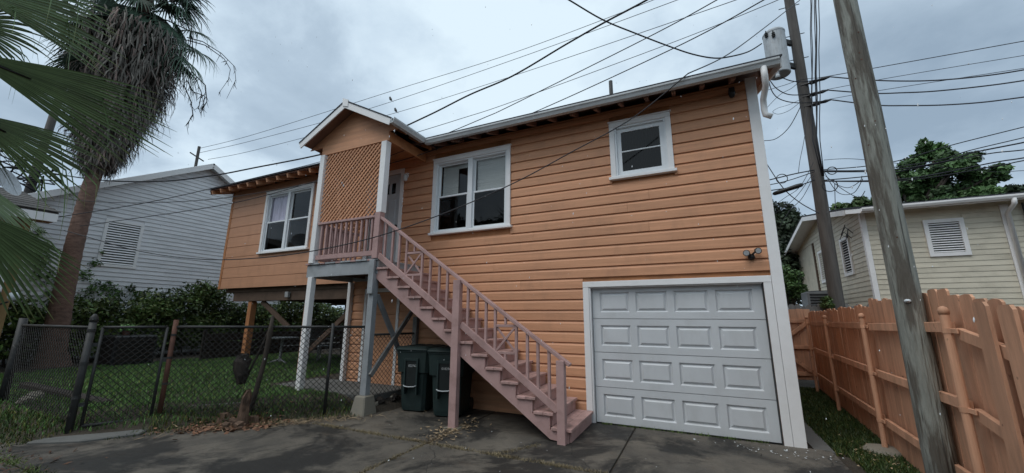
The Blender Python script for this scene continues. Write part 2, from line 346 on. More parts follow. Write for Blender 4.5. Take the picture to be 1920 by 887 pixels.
CACHE = {}
def boxmesh(size, mat, ch):
    k = (tuple(round(x, 4) for x in size), mat.name, ch)
    if k not in CACHE:
        bm = bmesh.new(); bmesh.ops.create_cube(bm, size=1)
        for v in bm.verts: v.co = V((v.co.x * size[0], v.co.y * size[1], v.co.z * size[2]))
        if ch: bmesh.ops.bevel(bm, geom=list(bm.edges), offset=min(ch, min(size) * .3), segments=1, affect='EDGES')
        me = bpy.data.meshes.new('piece'); bm.to_mesh(me); bm.free(); me.materials.append(mat); CACHE[k] = me
    return CACHE[k]
def piece(name, mat, parent, x0, x1, y0, y1, z0, z1, ch=.004):
    o = bpy.data.objects.new(name, boxmesh((x1 - x0, y1 - y0, z1 - z0), mat, ch))
    return link(o, parent, ((x0 + x1) / 2, (y0 + y1) / 2, (z0 + z1) / 2))
def beam(name, mat, parent, p, q, wd, h, upv=(0, 0, 1), ch=.004, roll=0.):     # a board from p to q
    p, q = V(p), V(q); d = (q - p); L = d.length; d.normalize(); sd_ = d.cross(V(upv))
    if sd_.length < 1e-3: sd_ = d.cross(V((0, 1, 0)))
    sd_.normalize(); u = sd_.cross(d)
    o = bpy.data.objects.new(name, boxmesh((L, wd, h), mat, ch))
    link(o, parent, (p + q) / 2)
    R = Matrix((d, -sd_, u)).transposed()
    if roll: R = R @ Matrix.Rotation(roll, 3, 'X')
    o.rotation_euler = R.to_euler()
    return o
def rawmesh(name, verts, faces, mat, parent=None, tone=None, smooth=False, kind='stuff', base=None):
    """big vertex arrays (numpy) -> one object; faces: (n,3) or (n,4)"""
    verts = np.asarray(verts, np.float32); faces = np.asarray(faces, np.int32)
    c = np.array(base if base is not None else [verts[:, 0].mean(), verts[:, 1].mean(), verts[:, 2].min()], np.float32)
    me = bpy.data.meshes.new(name)
    n, k = faces.shape
    me.vertices.add(len(verts)); me.vertices.foreach_set('co', (verts - c).ravel())
    me.loops.add(n * k); me.loops.foreach_set('vertex_index', faces.ravel())
    me.polygons.add(n); me.polygons.foreach_set('loop_start', np.arange(0, n * k, k, dtype=np.int32))
    me.update(calc_edges=True)
    if tone is not None: set_tone(me, tone)
    me.materials.append(mat)
    if smooth: me.polygons.foreach_set('use_smooth', [True] * n)
    o = bpy.data.objects.new(name, me); link(o, parent, V(c.tolist()))
    if kind: o['kind'] = kind
    return o

# foliage: many leaf-sized bent quads spread over clumps (centre, radii)
def leaves(clumps, n, size, seed=0, shell=.55, flat=.35, tones=(.6, 1.5), yellow=0.):
    rg = np.random.default_rng(seed)
    cl = np.array([c[:3] for c in clumps], float); rr = np.array([c[3:6] if len(c) > 4 else (c[3],) * 3 for c in clumps], float)
    wt = rr.prod(1) ** .67; wt /= wt.sum()
    idx = rg.choice(len(cl), n, p=wt)
    d = rg.normal(size=(n, 3)); d /= np.linalg.norm(d, axis=1)[:, None]
    r = shell + (1 - shell) * rg.random(n) ** .6
    r *= 1 + .16 * rg.normal(size=n)
    p = cl[idx] + d * rr[idx] * r[:, None]
    nrm = d * .6 + rg.normal(size=(n, 3)) * .7 + np.array([0, 0, flat]); nrm /= np.linalg.norm(nrm, axis=1)[:, None]
    a = np.cross(nrm, rg.normal(size=(n, 3))); a /= np.linalg.norm(a, axis=1)[:, None] + 1e-9
    b_ = np.cross(nrm, a); s = size * rg.uniform(.6, 1.35, n)
    a *= s[:, None]; b_ *= (s * .55)[:, None]
    v = np.stack([p - a, p - b_ * .9 + nrm * (s * .12)[:, None], p + a, p + b_ * .9 + nrm * (s * .12)[:, None]], 1).reshape(-1, 3)
    f = np.arange(4 * n).reshape(n, 4)
    ct = rg.uniform(tones[0], tones[1], len(cl))[idx] * rg.uniform(.7, 1.3, n)
    tn = np.stack([ct * (1 + yellow * rg.random(n)), ct, ct * .95], -1)
    return v, f, np.repeat(tn, 4, 0)

def grass(poly_fn, n, x0, x1, y0, y1, h, seed, zf=lambda x, y: 0., tint=(1, 1, 1), wid=.006, dry=.1):
    rg = np.random.default_rng(seed)
    x = rg.uniform(x0, x1, n * 3); y = rg.uniform(y0, y1, n * 3)
    k = poly_fn(x, y); x = x[k][:n]; y = y[k][:n]; n = len(x); z = zf(x, y)
    th = rg.uniform(0, 2 * np.pi, n); hh = h * rg.uniform(.5, 1.4, n); ln = hh * rg.uniform(.1, .8, n); ph = rg.uniform(0, 2 * np.pi, n)
    wv = np.stack([np.cos(th), np.sin(th), np.zeros(n)], -1) * wid
    p = np.stack([x, y, z], -1); md = p + np.stack([np.cos(ph) * ln * .35, np.sin(ph) * ln * .35, hh * .6], -1)
    tp = p + np.stack([np.cos(ph) * ln, np.sin(ph) * ln, hh], -1)
    v = np.stack([p - wv, p + wv, md + wv * .8, md - wv * .8, tp], 1).reshape(-1, 3)
    b0 = np.arange(n)[:, None] * 5
    f = np.concatenate([b0 + [0, 1, 2], b0 + [0, 2, 3], b0 + [3, 2, 4]])
    tn = rg.uniform(.6, 1.4, n)[:, None] * np.array(tint) * np.where(rg.random(n)[:, None] < dry, np.array([2.6, 1.5, 1.4]), 1.)
    return v, f, np.repeat(tn, 5, 0)

# ------------------------------------------------------------------ ground, driveway, lawn
FX = lambda y: .95 + .078 * y                     # line of the orange fence
YZ = .25                                          # height of the yard above the driveway
mb = MB(); mb.box(-900, 900, -900, 900, -.6, -.06); mb.build('ground', M_dirt, struct=True)
mb = MB(); mb.box(-12, .28, -14, .02, -.05, -.02); drive = mb.build('driveway', M_dirt, struct=True)
xb = [-12, -9.1, -6.75, -4.45, -2.09, .28]; yb = [-14, -10.5, -7.4, -4.6, -2.0, .0]
for i in range(5):
    for j in range(5):
        g_ = .010
        piece('concrete_slab', M_drive, drive, xb[i] + g_, xb[i + 1] - g_, yb[j] + g_, yb[j + 1] - g_, -.10, random.uniform(-.004, .003) * (1 if j < 4 else .3), .006)
mb = MB(); mb.prism([(.10, -.05), (.30, -.05), (.35, 2.2), (.05, 2.2)], 2, -.06, -.008); mb.build('path', M_conc_w, struct=True)

# lawn: a raised sheet behind the chain-link fence, falling to the driveway along its edge
EDGE = [(-12.5, -4.75), (-8.95, -4.45), (-8.35, -3.75), (-7.95, -3.15), (-7.25, -2.5), (-6.9, -2.0), (-6.42, -1.55), (-5.95, -.9), (-6.0, -.02)]
def edge_d(x, y):                                  # signed distance behind the driveway edge
    x = np.asarray(x, float); y = np.asarray(y, float); best = np.full(x.shape, 1e9); sg = np.ones(x.shape)
    for (ax, ay), (bx, by) in zip(EDGE[:-1], EDGE[1:]):
        dx, dy = bx - ax, by - ay; L2 = dx * dx + dy * dy
        tt = np.clip(((x - ax) * dx + (y - ay) * dy) / L2, 0, 1)
        d = np.hypot(x - ax - tt * dx, y - ay - tt * dy); cr = dx * (y - ay) - dy * (x - ax)
        k = d < best - 1e-9; best = np.where(k, d, best); sg = np.where(k, np.sign(cr), sg)
    return best * sg
def yard_z(x, y):
    d = edge_d(x, y); t_ = np.clip((d + .05) / .9, 0, 1)
    return -.05 + .30 * t_ * t_ * (3 - 2 * t_) + .012 * np.sin(np.asarray(x) * 3.1) * np.sin(np.asarray(y) * 2.7) * t_
gx = np.concatenate([np.arange(-40, -13, 1.5), np.arange(-13, -5.6, .12)]); gy = np.concatenate([np.arange(-9, -5, 1.0), np.arange(-5, .2, .12), np.arange(.2, 30, 1.2)])
X, Y = np.meshgrid(gx, gy); Z = yard_z(X, Y)
keep = lambda i, j: not (X[j, i] > -8.2 and Y[j, i] > 0.15) or X[j, i] < -8.2
vv = np.stack([X, Y, Z], -1).reshape(-1, 3); ff = []
nx = len(gx)
for j in range(len(gy) - 1):
    for i in range(nx - 1):
        if X[j, i] > -8.35 and Y[j, i] > .05: continue
        ff.append((j * nx + i, j * nx + i + 1, (j + 1) * nx + i + 1, (j + 1) * nx + i))
lawn = rawmesh('lawn', vv, ff, M_dirt, kind='structure', smooth=True)
v, f, tn = grass(lambda x, y: (edge_d(x, y) > .3) & ~((x > -9.2) & (y > -1.15)) & (y < 4 + 0 * x), 62000, -16, -6.4, -4.6, 4.5, .055, 1, yard_z, dry=.05)
rawmesh('grass', v, f, M_grass, tone=tn)
v, f, tn = grass(lambda x, y: (edge_d(x, y) > -.06) & (edge_d(x, y) < .55) & ~((x > -8.95) & (x < -8.35) & (y < -3.3)), 7000, -12, -6.3, -4.9, -1.2, .075, 2, yard_z, tint=(.45, .38, .4), dry=.3)
rawmesh('long_grass', v, f, M_grass, tone=tn)
# narrow side yard between house and fence
mb = MB(); mb.prism([(.26, -8), (FX(-8) + .3, -8), (FX(12) + .2, 12), (.02, 12), (.02, -.02), (.26, -.02)], 2, -.2, -.035); mb.build('side_yard_soil', M_dirt, struct=True)
v, f, tn = grass(lambda x, y: (x > .31) & (x < FX(y) + .02) & ~((x < .42) & (y < -.1)), 26000, .2, 1.5, -3.2, 5.5, .06, 3, lambda x, y: -.035 + 0 * x, tint=(.42, .36, .36), dry=.12)
rawmesh('side_yard_grass', v, f, M_grass, tone=tn)
# moss, grit and debris in the slab joints
def strip(x0, y0, x1, y1, n, wdt, h, seed, tint, dry):
    rg = np.random.default_rng(seed); tt = rg.random(n); off = rg.normal(size=n) * wdt
    dx, dy = x1 - x0, y1 - y0; L = math.hypot(dx, dy); x = x0 + tt * dx - dy / L * off; y = y0 + tt * dy + dx / L * off
    k = np.sin(tt * 40 + seed) + rg.normal(size=n) * .8 > -.4; x, y = x[k], y[k]; n = len(x)
    ph = rg.uniform(0, 6.28, n); hh = h * rg.uniform(.3, 1.3, n)
    p = np.stack([x, y, np.full(n, -.012)], -1); th = rg.uniform(0, 6.28, n); wv = np.stack([np.cos(th), np.sin(th), 0 * th], -1) * .006
    tp = p + np.stack([np.cos(ph) * hh * 1.2, np.sin(ph) * hh * 1.2, hh + .012], -1)
    v = np.stack([p - wv, p + wv, tp], 1).reshape(-1, 3); f = np.arange(3 * n).reshape(n, 3)
    return v, f, np.repeat(rg.uniform(.6, 1.4, n)[:, None] * np.array(tint), 3, 0)
parts = [strip(-6.6, -2.0, -2.1, -2.0, 6500, .024, .024, 4, (2.4, .95, 2.2), 0), strip(-4.45, -2.0, -4.45, -4.5, 2600, .020, .02, 5, (2.4, .95, 2.2), 0),
         strip(-4.45, -1.0, -4.45, -2.0, 1800, .05, .018, 6, (2.8, 1.0, 2.4), 0), strip(-3.1, -1.4, -3.45, -2.0, 900, .025, .016, 9, (2.4, .95, 2.2), 0), strip(-2.6, -.02, -.4, -.02, 700, .012, .035, 7, (1.0, .8, .7), 0),
         strip(-8.9, -4.6, -4.5, -4.6, 2200, .05, .03, 8, (1.1, .8, .7), 0)]
off = 0; vs, fs, ts = [], [], []
for v, f, tn in parts: vs.append(v); fs.append(f + off); ts.append(tn); off += len(v)
rawmesh('joint_moss', np.concatenate(vs), np.concatenate(fs), M_grass, tone=np.concatenate(ts))
# dry straw and brown leaves along the fence, paint flakes on the concrete
def litter(cx, cy, sx, sy, n, size, asp, seed, zf, tones=(.5, 1.6), ang=None):
    rg = np.random.default_rng(seed); tt = rg.normal(size=(n, 2))
    x = cx + tt[:, 0] * sx; y = cy + tt[:, 1] * sy
    if ang is not None: c_, s_ = math.cos(ang), math.sin(ang); x, y = cx + tt[:, 0] * sx * c_ - tt[:, 1] * sy * s_, cy + tt[:, 0] * sx * s_ + tt[:, 1] * sy * c_
    z = zf(x, y) + .006 + .02 * rg.random(n); th = rg.uniform(0, 6.28, n); s = size * rg.uniform(.5, 1.5, n)
    a = np.stack([np.cos(th), np.sin(th), rg.normal(size=n) * .25], -1) * s[:, None]; b_ = np.stack([-np.sin(th), np.cos(th), rg.normal(size=n) * .4], -1) * (s * asp)[:, None]
    p = np.stack([x, y, z], -1); v = np.stack([p - a, p - b_, p + a, p + b_], 1).reshape(-1, 3)
    return v, np.arange(4 * n).reshape(n, 4), np.repeat(rg.uniform(*tones, n), 4)
zg = lambda x, y: np.maximum(yard_z(x, y), 0)
v, f, tn = litter(-7.05, -2.25, .75, .12, 900, .06, .05, 21, zg, ang=rad(45)); rawmesh('dry_straw', v, f, M_straw, tone=tn)
v, f, tn = litter(-7.55, -2.65, .34, .16, 800, .032, .6, 22, zg, (.5, 2.2), rad(45)); rawmesh('leaf_litter', v, f, M_litter, tone=tn)
v, f, tn = litter(-3.2, -2.2, 1.7, 1.0, 90, .008, .7, 23, lambda x, y: 0 * x - .004, (1.2, 2.2)); rawmesh('paint_flakes', v, f, M_print, tone=tn)
v, f, tn = litter(-.3, -.35, .35, .12, 90, .012, .7, 24, lambda x, y: 0 * x - .004, (1.2, 2.2)); rawmesh('paint_flakes', v, f, M_print, tone=tn)
v, f, tn = litter(.75, .0, .18, .35, 160, .02, .7, 25, lambda x, y: 0 * x - .02, (1., 2.)); rawmesh('pale_debris', v, f, M_straw, tone=tn)
v, f, tn = litter(-4.5, -1.35, .16, .3, 240, .03, .3, 26, lambda x, y: 0 * x, (.6, 1.3)); rawmesh('straw_by_post', v, f, M_straw, tone=tn)
v, f, tn = litter(-8.3, -4.7, 1.0, .25, 300, .03, .3, 27, lambda x, y: 0 * x, (.4, .9)); rawmesh('leaf_litter', v, f, M_litter, tone=tn)

# ------------------------------------------------------------------ orange house
HX0, HX1, HZ = -13.5, 0., 5.30
house = thing('orange_house', 'orange two-storey house with white garage door and lap siding', 'house', (-6.5, 4, 0))
def cells(x0, x1, z0, z1, holes):
    xs = sorted({x0, x1, *[h[0] for h in holes], *[h[1] for h in holes]}); zs = sorted({z0, z1, *[h[2] for h in holes], *[h[3] for h in holes]})
    for a, b_ in zip(xs, xs[1:]):
        for c_, d in zip(zs, zs[1:]):
            mxx, mz = (a + b_) / 2, (c_ + d) / 2
            if not any(h[0] < mxx < h[1] and h[2] < mz < h[3] for h in holes): yield a, b_, c_, d
BIGW = (-6.056, -4.194, 3.30, 4.99); SMW = (-2.25, -1.236, 3.945, 5.015); WNW = (-11.83, -9.88, 3.28, 5.05)
GAR = (-2.70, -.22, -.05, 2.12); LDOOR = (-7.72, -6.86, YZ, 2.15); UDOOR = (-7.86, -6.98, 2.65, 4.86)
ins = lambda w_, k=.09: (w_[0] + k, w_[1] - k, w_[2] + k, w_[3] - k)
holes_m = [ins(BIGW), ins(SMW), GAR, LDOOR, UDOOR]
mb = MB()
for a, b_, c_, d in cells(-8.25, -.004, -.05, HZ, holes_m): mb.box(a, b_, .003, .16, c_, d)
for a, b_, c_, d in cells(HX0, -8.25, 2.40, HZ, [ins(WNW)]): mb.box(a, b_, .003, .16, c_, d)
mb.build('wall', M_orange_d, house)
mb = MB(); mb.box(-.16, -.004, .16, 8, -.05, HZ); mb.box(-8.25, -8.10, .16, 8, -.05, 2.4); mb.box(HX0, HX0 + .15, .16, 8, 2.4, HZ)
mb.box(HX0, 0, 8, 8.15, -.05, HZ); mb.prism([(.0, HZ), (8.15, HZ), (4.07, 6.85)], 0, -.16, -.006); mb.prism([(.0, HZ), (8.15, HZ), (4.07, 6.85)], 0, HX0, HX0 + .15)
mb.build('side_wall', M_orange, house)
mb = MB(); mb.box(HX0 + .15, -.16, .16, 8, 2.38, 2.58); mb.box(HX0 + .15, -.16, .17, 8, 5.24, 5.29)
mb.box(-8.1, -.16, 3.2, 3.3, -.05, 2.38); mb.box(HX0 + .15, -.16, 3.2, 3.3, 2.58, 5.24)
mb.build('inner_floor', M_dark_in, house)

def lap(mat, parent, x0, x1, z0, pitch, yf, th, ybase=0., bevel_h=.030, name='siding_board', frame=None):
    """one drop-siding board running along x: flat face, coved top that tucks under the next board"""
    L = x1 - x0; k = ('lap', round(L, 3), mat.name, pitch, th, bevel_h)
    if k not in CACHE:
        pr = [(0.001, 0), (-th, 0), (-th - .002, .004), (-th, pitch - bevel_h - .012), (-.004, pitch - .012), (-.004, pitch - .001), (.001, pitch - .001)]
        mm = MB(); mm.prism(pr, 0, -L / 2, L / 2)
        me = bpy.data.meshes.new('board'); me.from_pydata(mm.v, [], mm.f)
        bm = bmesh.new(); bm.from_mesh(me); bmesh.ops.recalc_face_normals(bm, faces=bm.faces); bm.to_mesh(me); bm.free()
        me.materials.append(mat); CACHE[k] = me
    o = bpy.data.objects.new(name, CACHE[k])
    return link(o, parent, ((x0 + x1) / 2, yf, z0))
def courses(mat, parent, x0, x1, z0, z1, pitch, th, holes, joints=(), bev=.030, clip=None):
    z = z0
    while z < z1 - .03:
        p = min(pitch, z1 - z); spans = [(x0, x1)]
        if clip:
            lim = clip(z + p * .5)
            if lim is None: break
            spans = [lim]
        for h in holes:
            if h[2] < z + p - .012 and h[3] > z + .012:
                nxt = []
                for a, b_ in spans:
                    if h[1] <= a or h[0] >= b_: nxt.append((a, b_)); continue
                    if h[0] > a: nxt.append((a, h[0]))
                    if h[1] < b_: nxt.append((h[1], b_))
                spans = nxt
        cut = []
        for a, b_ in spans:
            while b_ - a > 3.4 and random.random() < .3:
                j_ = a + random.uniform(1.2, 3.2)
                if b_ - j_ < .6: break
                cut.append((a, j_)); a = j_ + .0015
            cut.append((a, b_))
        for a, b_ in cut:
            if b_ - a > .015: lap(mat, parent, a + .001, b_ - .001, z, round(p, 4), 0, th, bevel_h=min(bev, p * .4))
        z += pitch
trimmed = lambda w_, k: (w_[0] + k, w_[1] - k, w_[2] + k, w_[3] - k)
hb = [trimmed(BIGW, .004), trimmed(SMW, .004), (-2.825, -.10, -.1, 2.215), (-7.80, -6.78, YZ - .3, 2.24), (-7.96, -6.89, 2.6, 4.96)]
PITCH, Z0 = .179, -.038
courses(M_orange, house, -8.15, -.118, Z0, HZ - .02, PITCH, .027, hb, bev=.040)
courses(M_orange_w, house, HX0 + .09, -8.25, 2.385, HZ - .02, .298, .013, [trimmed(WNW, .004)], bev=.008)
piece('corner_board', M_orange_d, house, HX0 - .01, HX0 + .088, -.026, .1, 2.37, HZ - .03)
# right-hand side wall boards (seen only from a step aside)
mb = MB()
zz = Z0
while zz < HZ - .1:
    mb.prism([(.001, zz), (.022, zz), (.021, zz + .145), (.004, zz + .17), (.001, zz + .178)], 1, .02, 8.1); zz += PITCH
mb.build('side_siding', M_orange, house)
piece('corner_board', M_white, house, -.117, .024, -.042, .10, -.03, 5.32)
piece('corner_board', M_white, house, -8.245, -8.155, -.034, .05, YZ - .05, 2.385)

def flat_pane(par, glass, xa, xb_, y, za, zb_):
    m_ = MB(); m_.add([(xa, y, za), (xb_, y, za), (xb_, y, zb_), (xa, y, zb_)], [(0, 1, 2, 3)]); return m_.build('pane', glass, par, fix=False)
def window(nm, wdim, y, lights, label=None, blind=None):
    x0, x1, z0, z1 = wdim; cw = .085
    mb = MB(); mb.box(x0, x1, y - .045, y - .003, z1 - cw, z1); mb.box(x0, x0 + cw, y - .043, y - .003, z0 + .05, z1 - cw - .001); mb.box(x1 - cw, x1, y - .043, y - .003, z0 + .05, z1 - cw - .001)
    fr = mb.build(nm, M_white, house, bevel=.003)
    if label: fr['label'] = label
    piece('sill', M_white, fr, x0 - .035, x1 + .035, y - .075, y + .02, z0 - .0, z0 + .048)
    piece('drip_cap', M_white, fr, x0 - .02, x1 + .02, y - .062, y - .004, z1 + .001, z1 + .018)
    ix0, ix1, iz0, iz1 = x0 + cw, x1 - cw, z0 + .05, z1 - cw
    mb = MB(); mb.box(ix0, ix0 + .03, y - .02, y + .12, iz0, iz1); mb.box(ix1 - .03, ix1, y - .02, y + .12, iz0, iz1)
    mb.box(ix0 + .03, ix1 - .03, y - .02, y + .12, iz1 - .03, iz1); mb.box(ix0 + .03, ix1 - .03, y - .02, y + .12, iz0, iz0 + .03)
    mb.build('jamb', M_vinyl, fr)
    ix0 += .03; ix1 -= .03; iz0 += .03; iz1 -= .03
    def sash(a, b_, c_, d, ys, glass, rw=.038):
        mb = MB(); mb.box(a, b_, ys - .015, ys + .015, d - rw, d); mb.box(a, b_, ys - .015, ys + .015, c_, c_ + rw)
        mb.box(a, a + rw, ys - .014, ys + .014, c_ + rw, d - rw); mb.box(b_ - rw, b_, ys - .014, ys + .014, c_ + rw, d - rw)
        mb.build('sash', M_vinyl, fr, bevel=.002)
        flat_pane(fr, glass, a + rw - .004, b_ - rw + .004, ys, c_ + rw - .004, d - rw + .004)
    return fr, sash, (ix0, ix1, iz0, iz1)
# big double window
fr, sash, (a, b_, c_, d) = window('window', BIGW, -.02, 0)
mid = (a + b_) / 2; zm = c_ + (d - c_) * .50
piece('mullion', M_vinyl, fr, mid - .055, mid + .055, -.045, .08, c_, d)
for xa, xb_ in ((a, mid - .055), (mid + .055, b_)):
    sash(xa, xb_, zm - .01, d, .045, M_glass); sash(xa, xb_, c_, zm + .03, .012, M_glass_d)
def blinds(parent, xa, xb_, z_top, z_bot, y, gap=None):
    z = z_top; k = 0
    while z > z_bot:
        x_a, x_b = xa + random.uniform(0, .006), xb_ - random.uniform(0, .006)
        if gap and gap[0] < z < gap[1]: x_b = xa + (xb_ - xa) * gap[2]
        o = piece('blind_slat', M_blind, parent, x_a, x_b, y - .012, y + .012, z - .0012, z + .0012, 0)
        o.rotation_euler = (rad(62), random.uniform(-.004, .004), 0)
        z -= .021; k += 1
blinds(fr, mid + .1, b_ - .04, d - .03, zm + .02, .10)
blinds(fr, a + .05, mid - .13, d - .03, zm + .05, .10, (zm + .05, zm + .62, .62))
# wing window
fr, sash, (a, b_, c_, d) = window('window', WNW, -.012, 0)
mid = (a + b_) / 2; zm = c_ + (d - c_) * .50
piece('mullion', M_vinyl, fr, mid - .05, mid + .05, -.037, .08, c_, d)
for xa, xb_ in ((a, mid - .05), (mid + .05, b_)):
    sash(xa, xb_, zm - .01, d, .045, M_glass); sash(xa, xb_, c_, zm + .03, .012, M_glass_d if xa == a else M_glass)
mb = MB(); nfo = 26
for i in range(nfo):
    xa = a + (mid - a) * i / nfo; xb_ = a + (mid - a) * (i + 1) / nfo; ya, yb2 = .10 + .012 * math.sin(i * 1.7), .10 + .012 * math.sin((i + 1) * 1.7)
    mb.add([(xa, ya, zm), (xb_, yb2, zm), (xb_, yb2, d), (xa, ya, d)], [(0, 1, 2, 3)])
mb.build('curtain', M_curtain, fr, smooth=True, fix=False)
# small window: one sash with a bar across
fr, sash, (a, b_, c_, d) = window('window', SMW, -.02, 0)
sash(a, b_, c_, d, .02, M_glass_d, .075)
piece('glazing_bar', M_vinyl, fr, a + .076, b_ - .076, .006, .03, (c_ + d) / 2 - .012, (c_ + d) / 2 + .012)
mb = MB()
for i in range(40):
    xa = a + (b_ - a) * i / 40; xb_ = a + (b_ - a) * (i + 1) / 40
    mb.add([(xa, .11 + .012 * math.sin(i * 2.3), c_), (xb_, .11 + .012 * math.sin(i * 2.3 + 2.3), c_), (xb_, .11 + .012 * math.sin(i * 2.3 + 2.3), d), (xa, .11 + .012 * math.sin(i * 2.3), d)], [(0, 1, 2, 3)])
mb.build('curtain', M_dark_in, fr, fix=False)

# upper front door on the landing
x0, x1, z0, z1 = UDOOR
mb = MB(); mb.box(x0 - .1, x1 + .09, -.045, -.003, z1, z1 + .1); mb.box(x0 - .1, x0, -.042, -.003, z0, z1 - .001); mb.box(x1, x1 + .09, -.042, -.003, z0, z1 - .001)
mb.build('door_trim', M_white, house, bevel=.003)
mb = MB()
lz0, lz1 = 4.40, 4.66; lx = [(-7.66, -7.53), (-7.47, -7.34), (-7.28, -7.15)]
for a, b_, c_, d in cells(x0 + .005, x1 - .005, z0, z1 - .004, [(p, q, lz0, lz1) for p, q in lx]): mb.box(a, b_, .01, .05, c_, d)
dr = mb.build('front_door', M_door, house)
for p, q in lx: flat_pane(dr, M_glass_d, p, q, .028, lz0, lz1)
for (p, q, c_, d) in ((-7.72, -7.48, 2.85, 3.45), (-7.34, -7.10, 2.85, 3.45), (-7.72, -7.48, 3.6, 4.25), (-7.34, -7.10, 3.6, 4.25)):
    mb = MB(); k = .03
    mb.add([(p, .009, c_), (q, .009, c_), (q, .009, d), (p, .009, d), (p + k, -.006, c_ + k), (q - k, -.006, c_ + k), (q - k, -.006, d - k), (p + k, -.006, d - k)],
           [(0, 1, 5, 4), (1, 2, 6, 5), (2, 3, 7, 6), (3, 0, 4, 7), (4, 5, 6, 7)])
    mb.build('door_panel', M_door, dr)
mb = MB(); mb.lathe([(.012, -.03), (.012, 0), (.028, .005), (.03, .03), (.02, .045), (.0, .047)], (0, 0, 0), 10)
mb.v = [V((-7.05 + v.x, .0 - v.z, 3.62 + v.y)) for v in mb.v]; mb.build('door_knob', M_grey_metal, dr, smooth=True)
# lower boarded door under the landing
x0, x1, z0, z1 = LDOOR
mb = MB(); mb.box(x0 - .07, x1 + .07, -.036, -.003, z1, z1 + .08); mb.box(x0 - .07, x0, -.034, -.003, z0, z1 - .001); mb.box(x1, x1 + .07, -.034, -.003, z0, z1 - .001)
mb.build('door_trim', M_white, house, bevel=.003)
mb = MB(); mb.box(x0, x1, .02, .06, z0, z1); ld = mb.build('boarded_door', M_orange_d, house)
for i in range(4): piece('door_board', M_orange, ld, x0 + .003, x1 - .003, -.006, .018, z0 + i * .475, z0 + i * .475 + .468)

# garage door: four sections, sixteen pressed panels
x0, x1 = -2.69, -.235
mb = MB(); mb.box(x0, x1, .105, .13, .0, 2.14); gd = mb.build('garage_door', M_garage, house)
sh, wpan = .535, (x1 - x0)
pans = []
for k in range(4):
    z0 = k * sh; hs = []
    for q in range(4):
        cx = x0 + .075 + (wpan - .15) * (q + .5) / 4; pw = (wpan - .15) / 4 - .095
        hs.append((cx - pw / 2, cx + pw / 2, z0 + .105, z0 + sh - .105))
    mb = MB()
    for a, b_, c_, d in cells(x0, x1, z0 + .004, z0 + sh - .004, hs): mb.box(a, b_, .062, .10, c_, d)
    mb.build('door_section', M_garage, gd)
    for a, b_, c_, d in hs:
        mb = MB(); i1, i2, i3 = .020, .027, .058; ring = lambda i, y: [(a + i, y, c_ + i), (b_ - i, y, c_ + i), (b_ - i, y, d - i), (a + i, y, d - i)]
        vs = ring(0, .062) + ring(i1, .088) + ring(i2, .088) + ring(i3, .064)
        fs = [(r_ * 4 + j, r_ * 4 + (j + 1) % 4, r_ * 4 + 4 + (j + 1) % 4, r_ * 4 + 4 + j) for r_ in range(3) for j in range(4)] + [(12, 13, 14, 15)]
        mb.add(vs, fs); mb.build('pressed_panel', M_garage, gd)
mb = MB(); mb.box(x0, x1, .055, .10, -.02, .004); mb.build('bottom_seal', M_black, gd)
piece('garage_trim', M_white, house, -2.825, -.121, -.038, .03, 2.122, 2.215)
piece('garage_trim', M_white, house, -2.825, -2.725, -.036, .03, -.02, 2.12)
piece('garage_trim', M_white, house, -.219, -.121, -.036, .05, -.02, 2.12)
piece('garage_jamb', M_white, house, -2.724, -2.70, -.02, .12, -.02, 2.12)
piece('garage_jamb', M_grey_metal, house, -.233, -.2215, .0, .12, -.02, 2.12)
piece('garage_jamb', M_white, house, -2.70, -.235, -.012, .05, 2.105, 2.121)

# roof, eaves, gutter
SL = .34; EY, EZ = -.45, 5.27
rz = lambda y: EZ + SL * (y - EY)
mb = MB()
prof = [(EY, EZ - .02), (EY, EZ + .02), (4.07, rz(4.07) + .02), (8.6, EZ + .02), (8.6, EZ - .02), (4.07, rz(4.07) - .03)]
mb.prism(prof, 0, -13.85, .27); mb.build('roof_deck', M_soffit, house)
mb = MB(); mb.prism([(EY - .06, EZ + .008), (EY - .06, EZ + .034), (4.07, rz(4.07) + .052), (8.63, EZ + .034), (8.63, EZ + .014), (4.07, rz(4.07) + .022)], 0, -13.88, .30); mb.build('shingles', M_shingle, house)
x = -13.75
while x < .2:
    if not (-8.5 < x < -6.1):
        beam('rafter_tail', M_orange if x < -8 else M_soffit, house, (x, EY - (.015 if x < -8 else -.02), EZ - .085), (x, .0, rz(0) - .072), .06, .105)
    x += .42
piece('eave_fascia', M_brownfascia, house, -13.85, -8.55, EY - .022, EY - .001, EZ - .028, EZ + .012)
beam('rake_board', M_white, house, (.285, EY, EZ - .06), (.285, 4.07, rz(4.07) - .06), .022, .13)
beam('rake_board', M_brownfascia, house, (-13.865, EY, EZ - .06), (-13.865, 4.07, rz(4.07) - .06), .022, .13)
# K-style gutter
mb = MB(); gp = [(EY - .002, EZ - .022), (EY - .002, EZ - .115), (EY - .075, EZ - .115), (EY - .095, EZ - .07), (EY - .112, EZ - .05), (EY - .112, EZ - .022), (EY - .104, EZ - .022), (EY - .104, EZ - .045), (EY - .07, EZ - .105), (EY - .012, EZ - .105), (EY - .012, EZ - .022)]
mb.prism(gp, 0, -5.95, .255); mb.build('gutter', M_gutter, house)
mb = MB(); mb.tube([(.06, EY - .05, EZ - .10), (.06, EY - .05, EZ - .25), (.07, EY + .02, EZ - .36), (.055, -.22, EZ - .46), (.052, -.2, EZ - .62), (.06, -.2, EZ - .70), (.13, -.21, EZ - .75)], .042, 10)
mb.build('downspout', M_white, house, smooth=True)
mb = MB(); mb.tube([(-2.35, 1.0, rz(1.0)), (-2.35, 1.0, rz(1.0) + .78)], .04, 10); mb.build('vent_pipe', M_grey_metal, house, smooth=True)
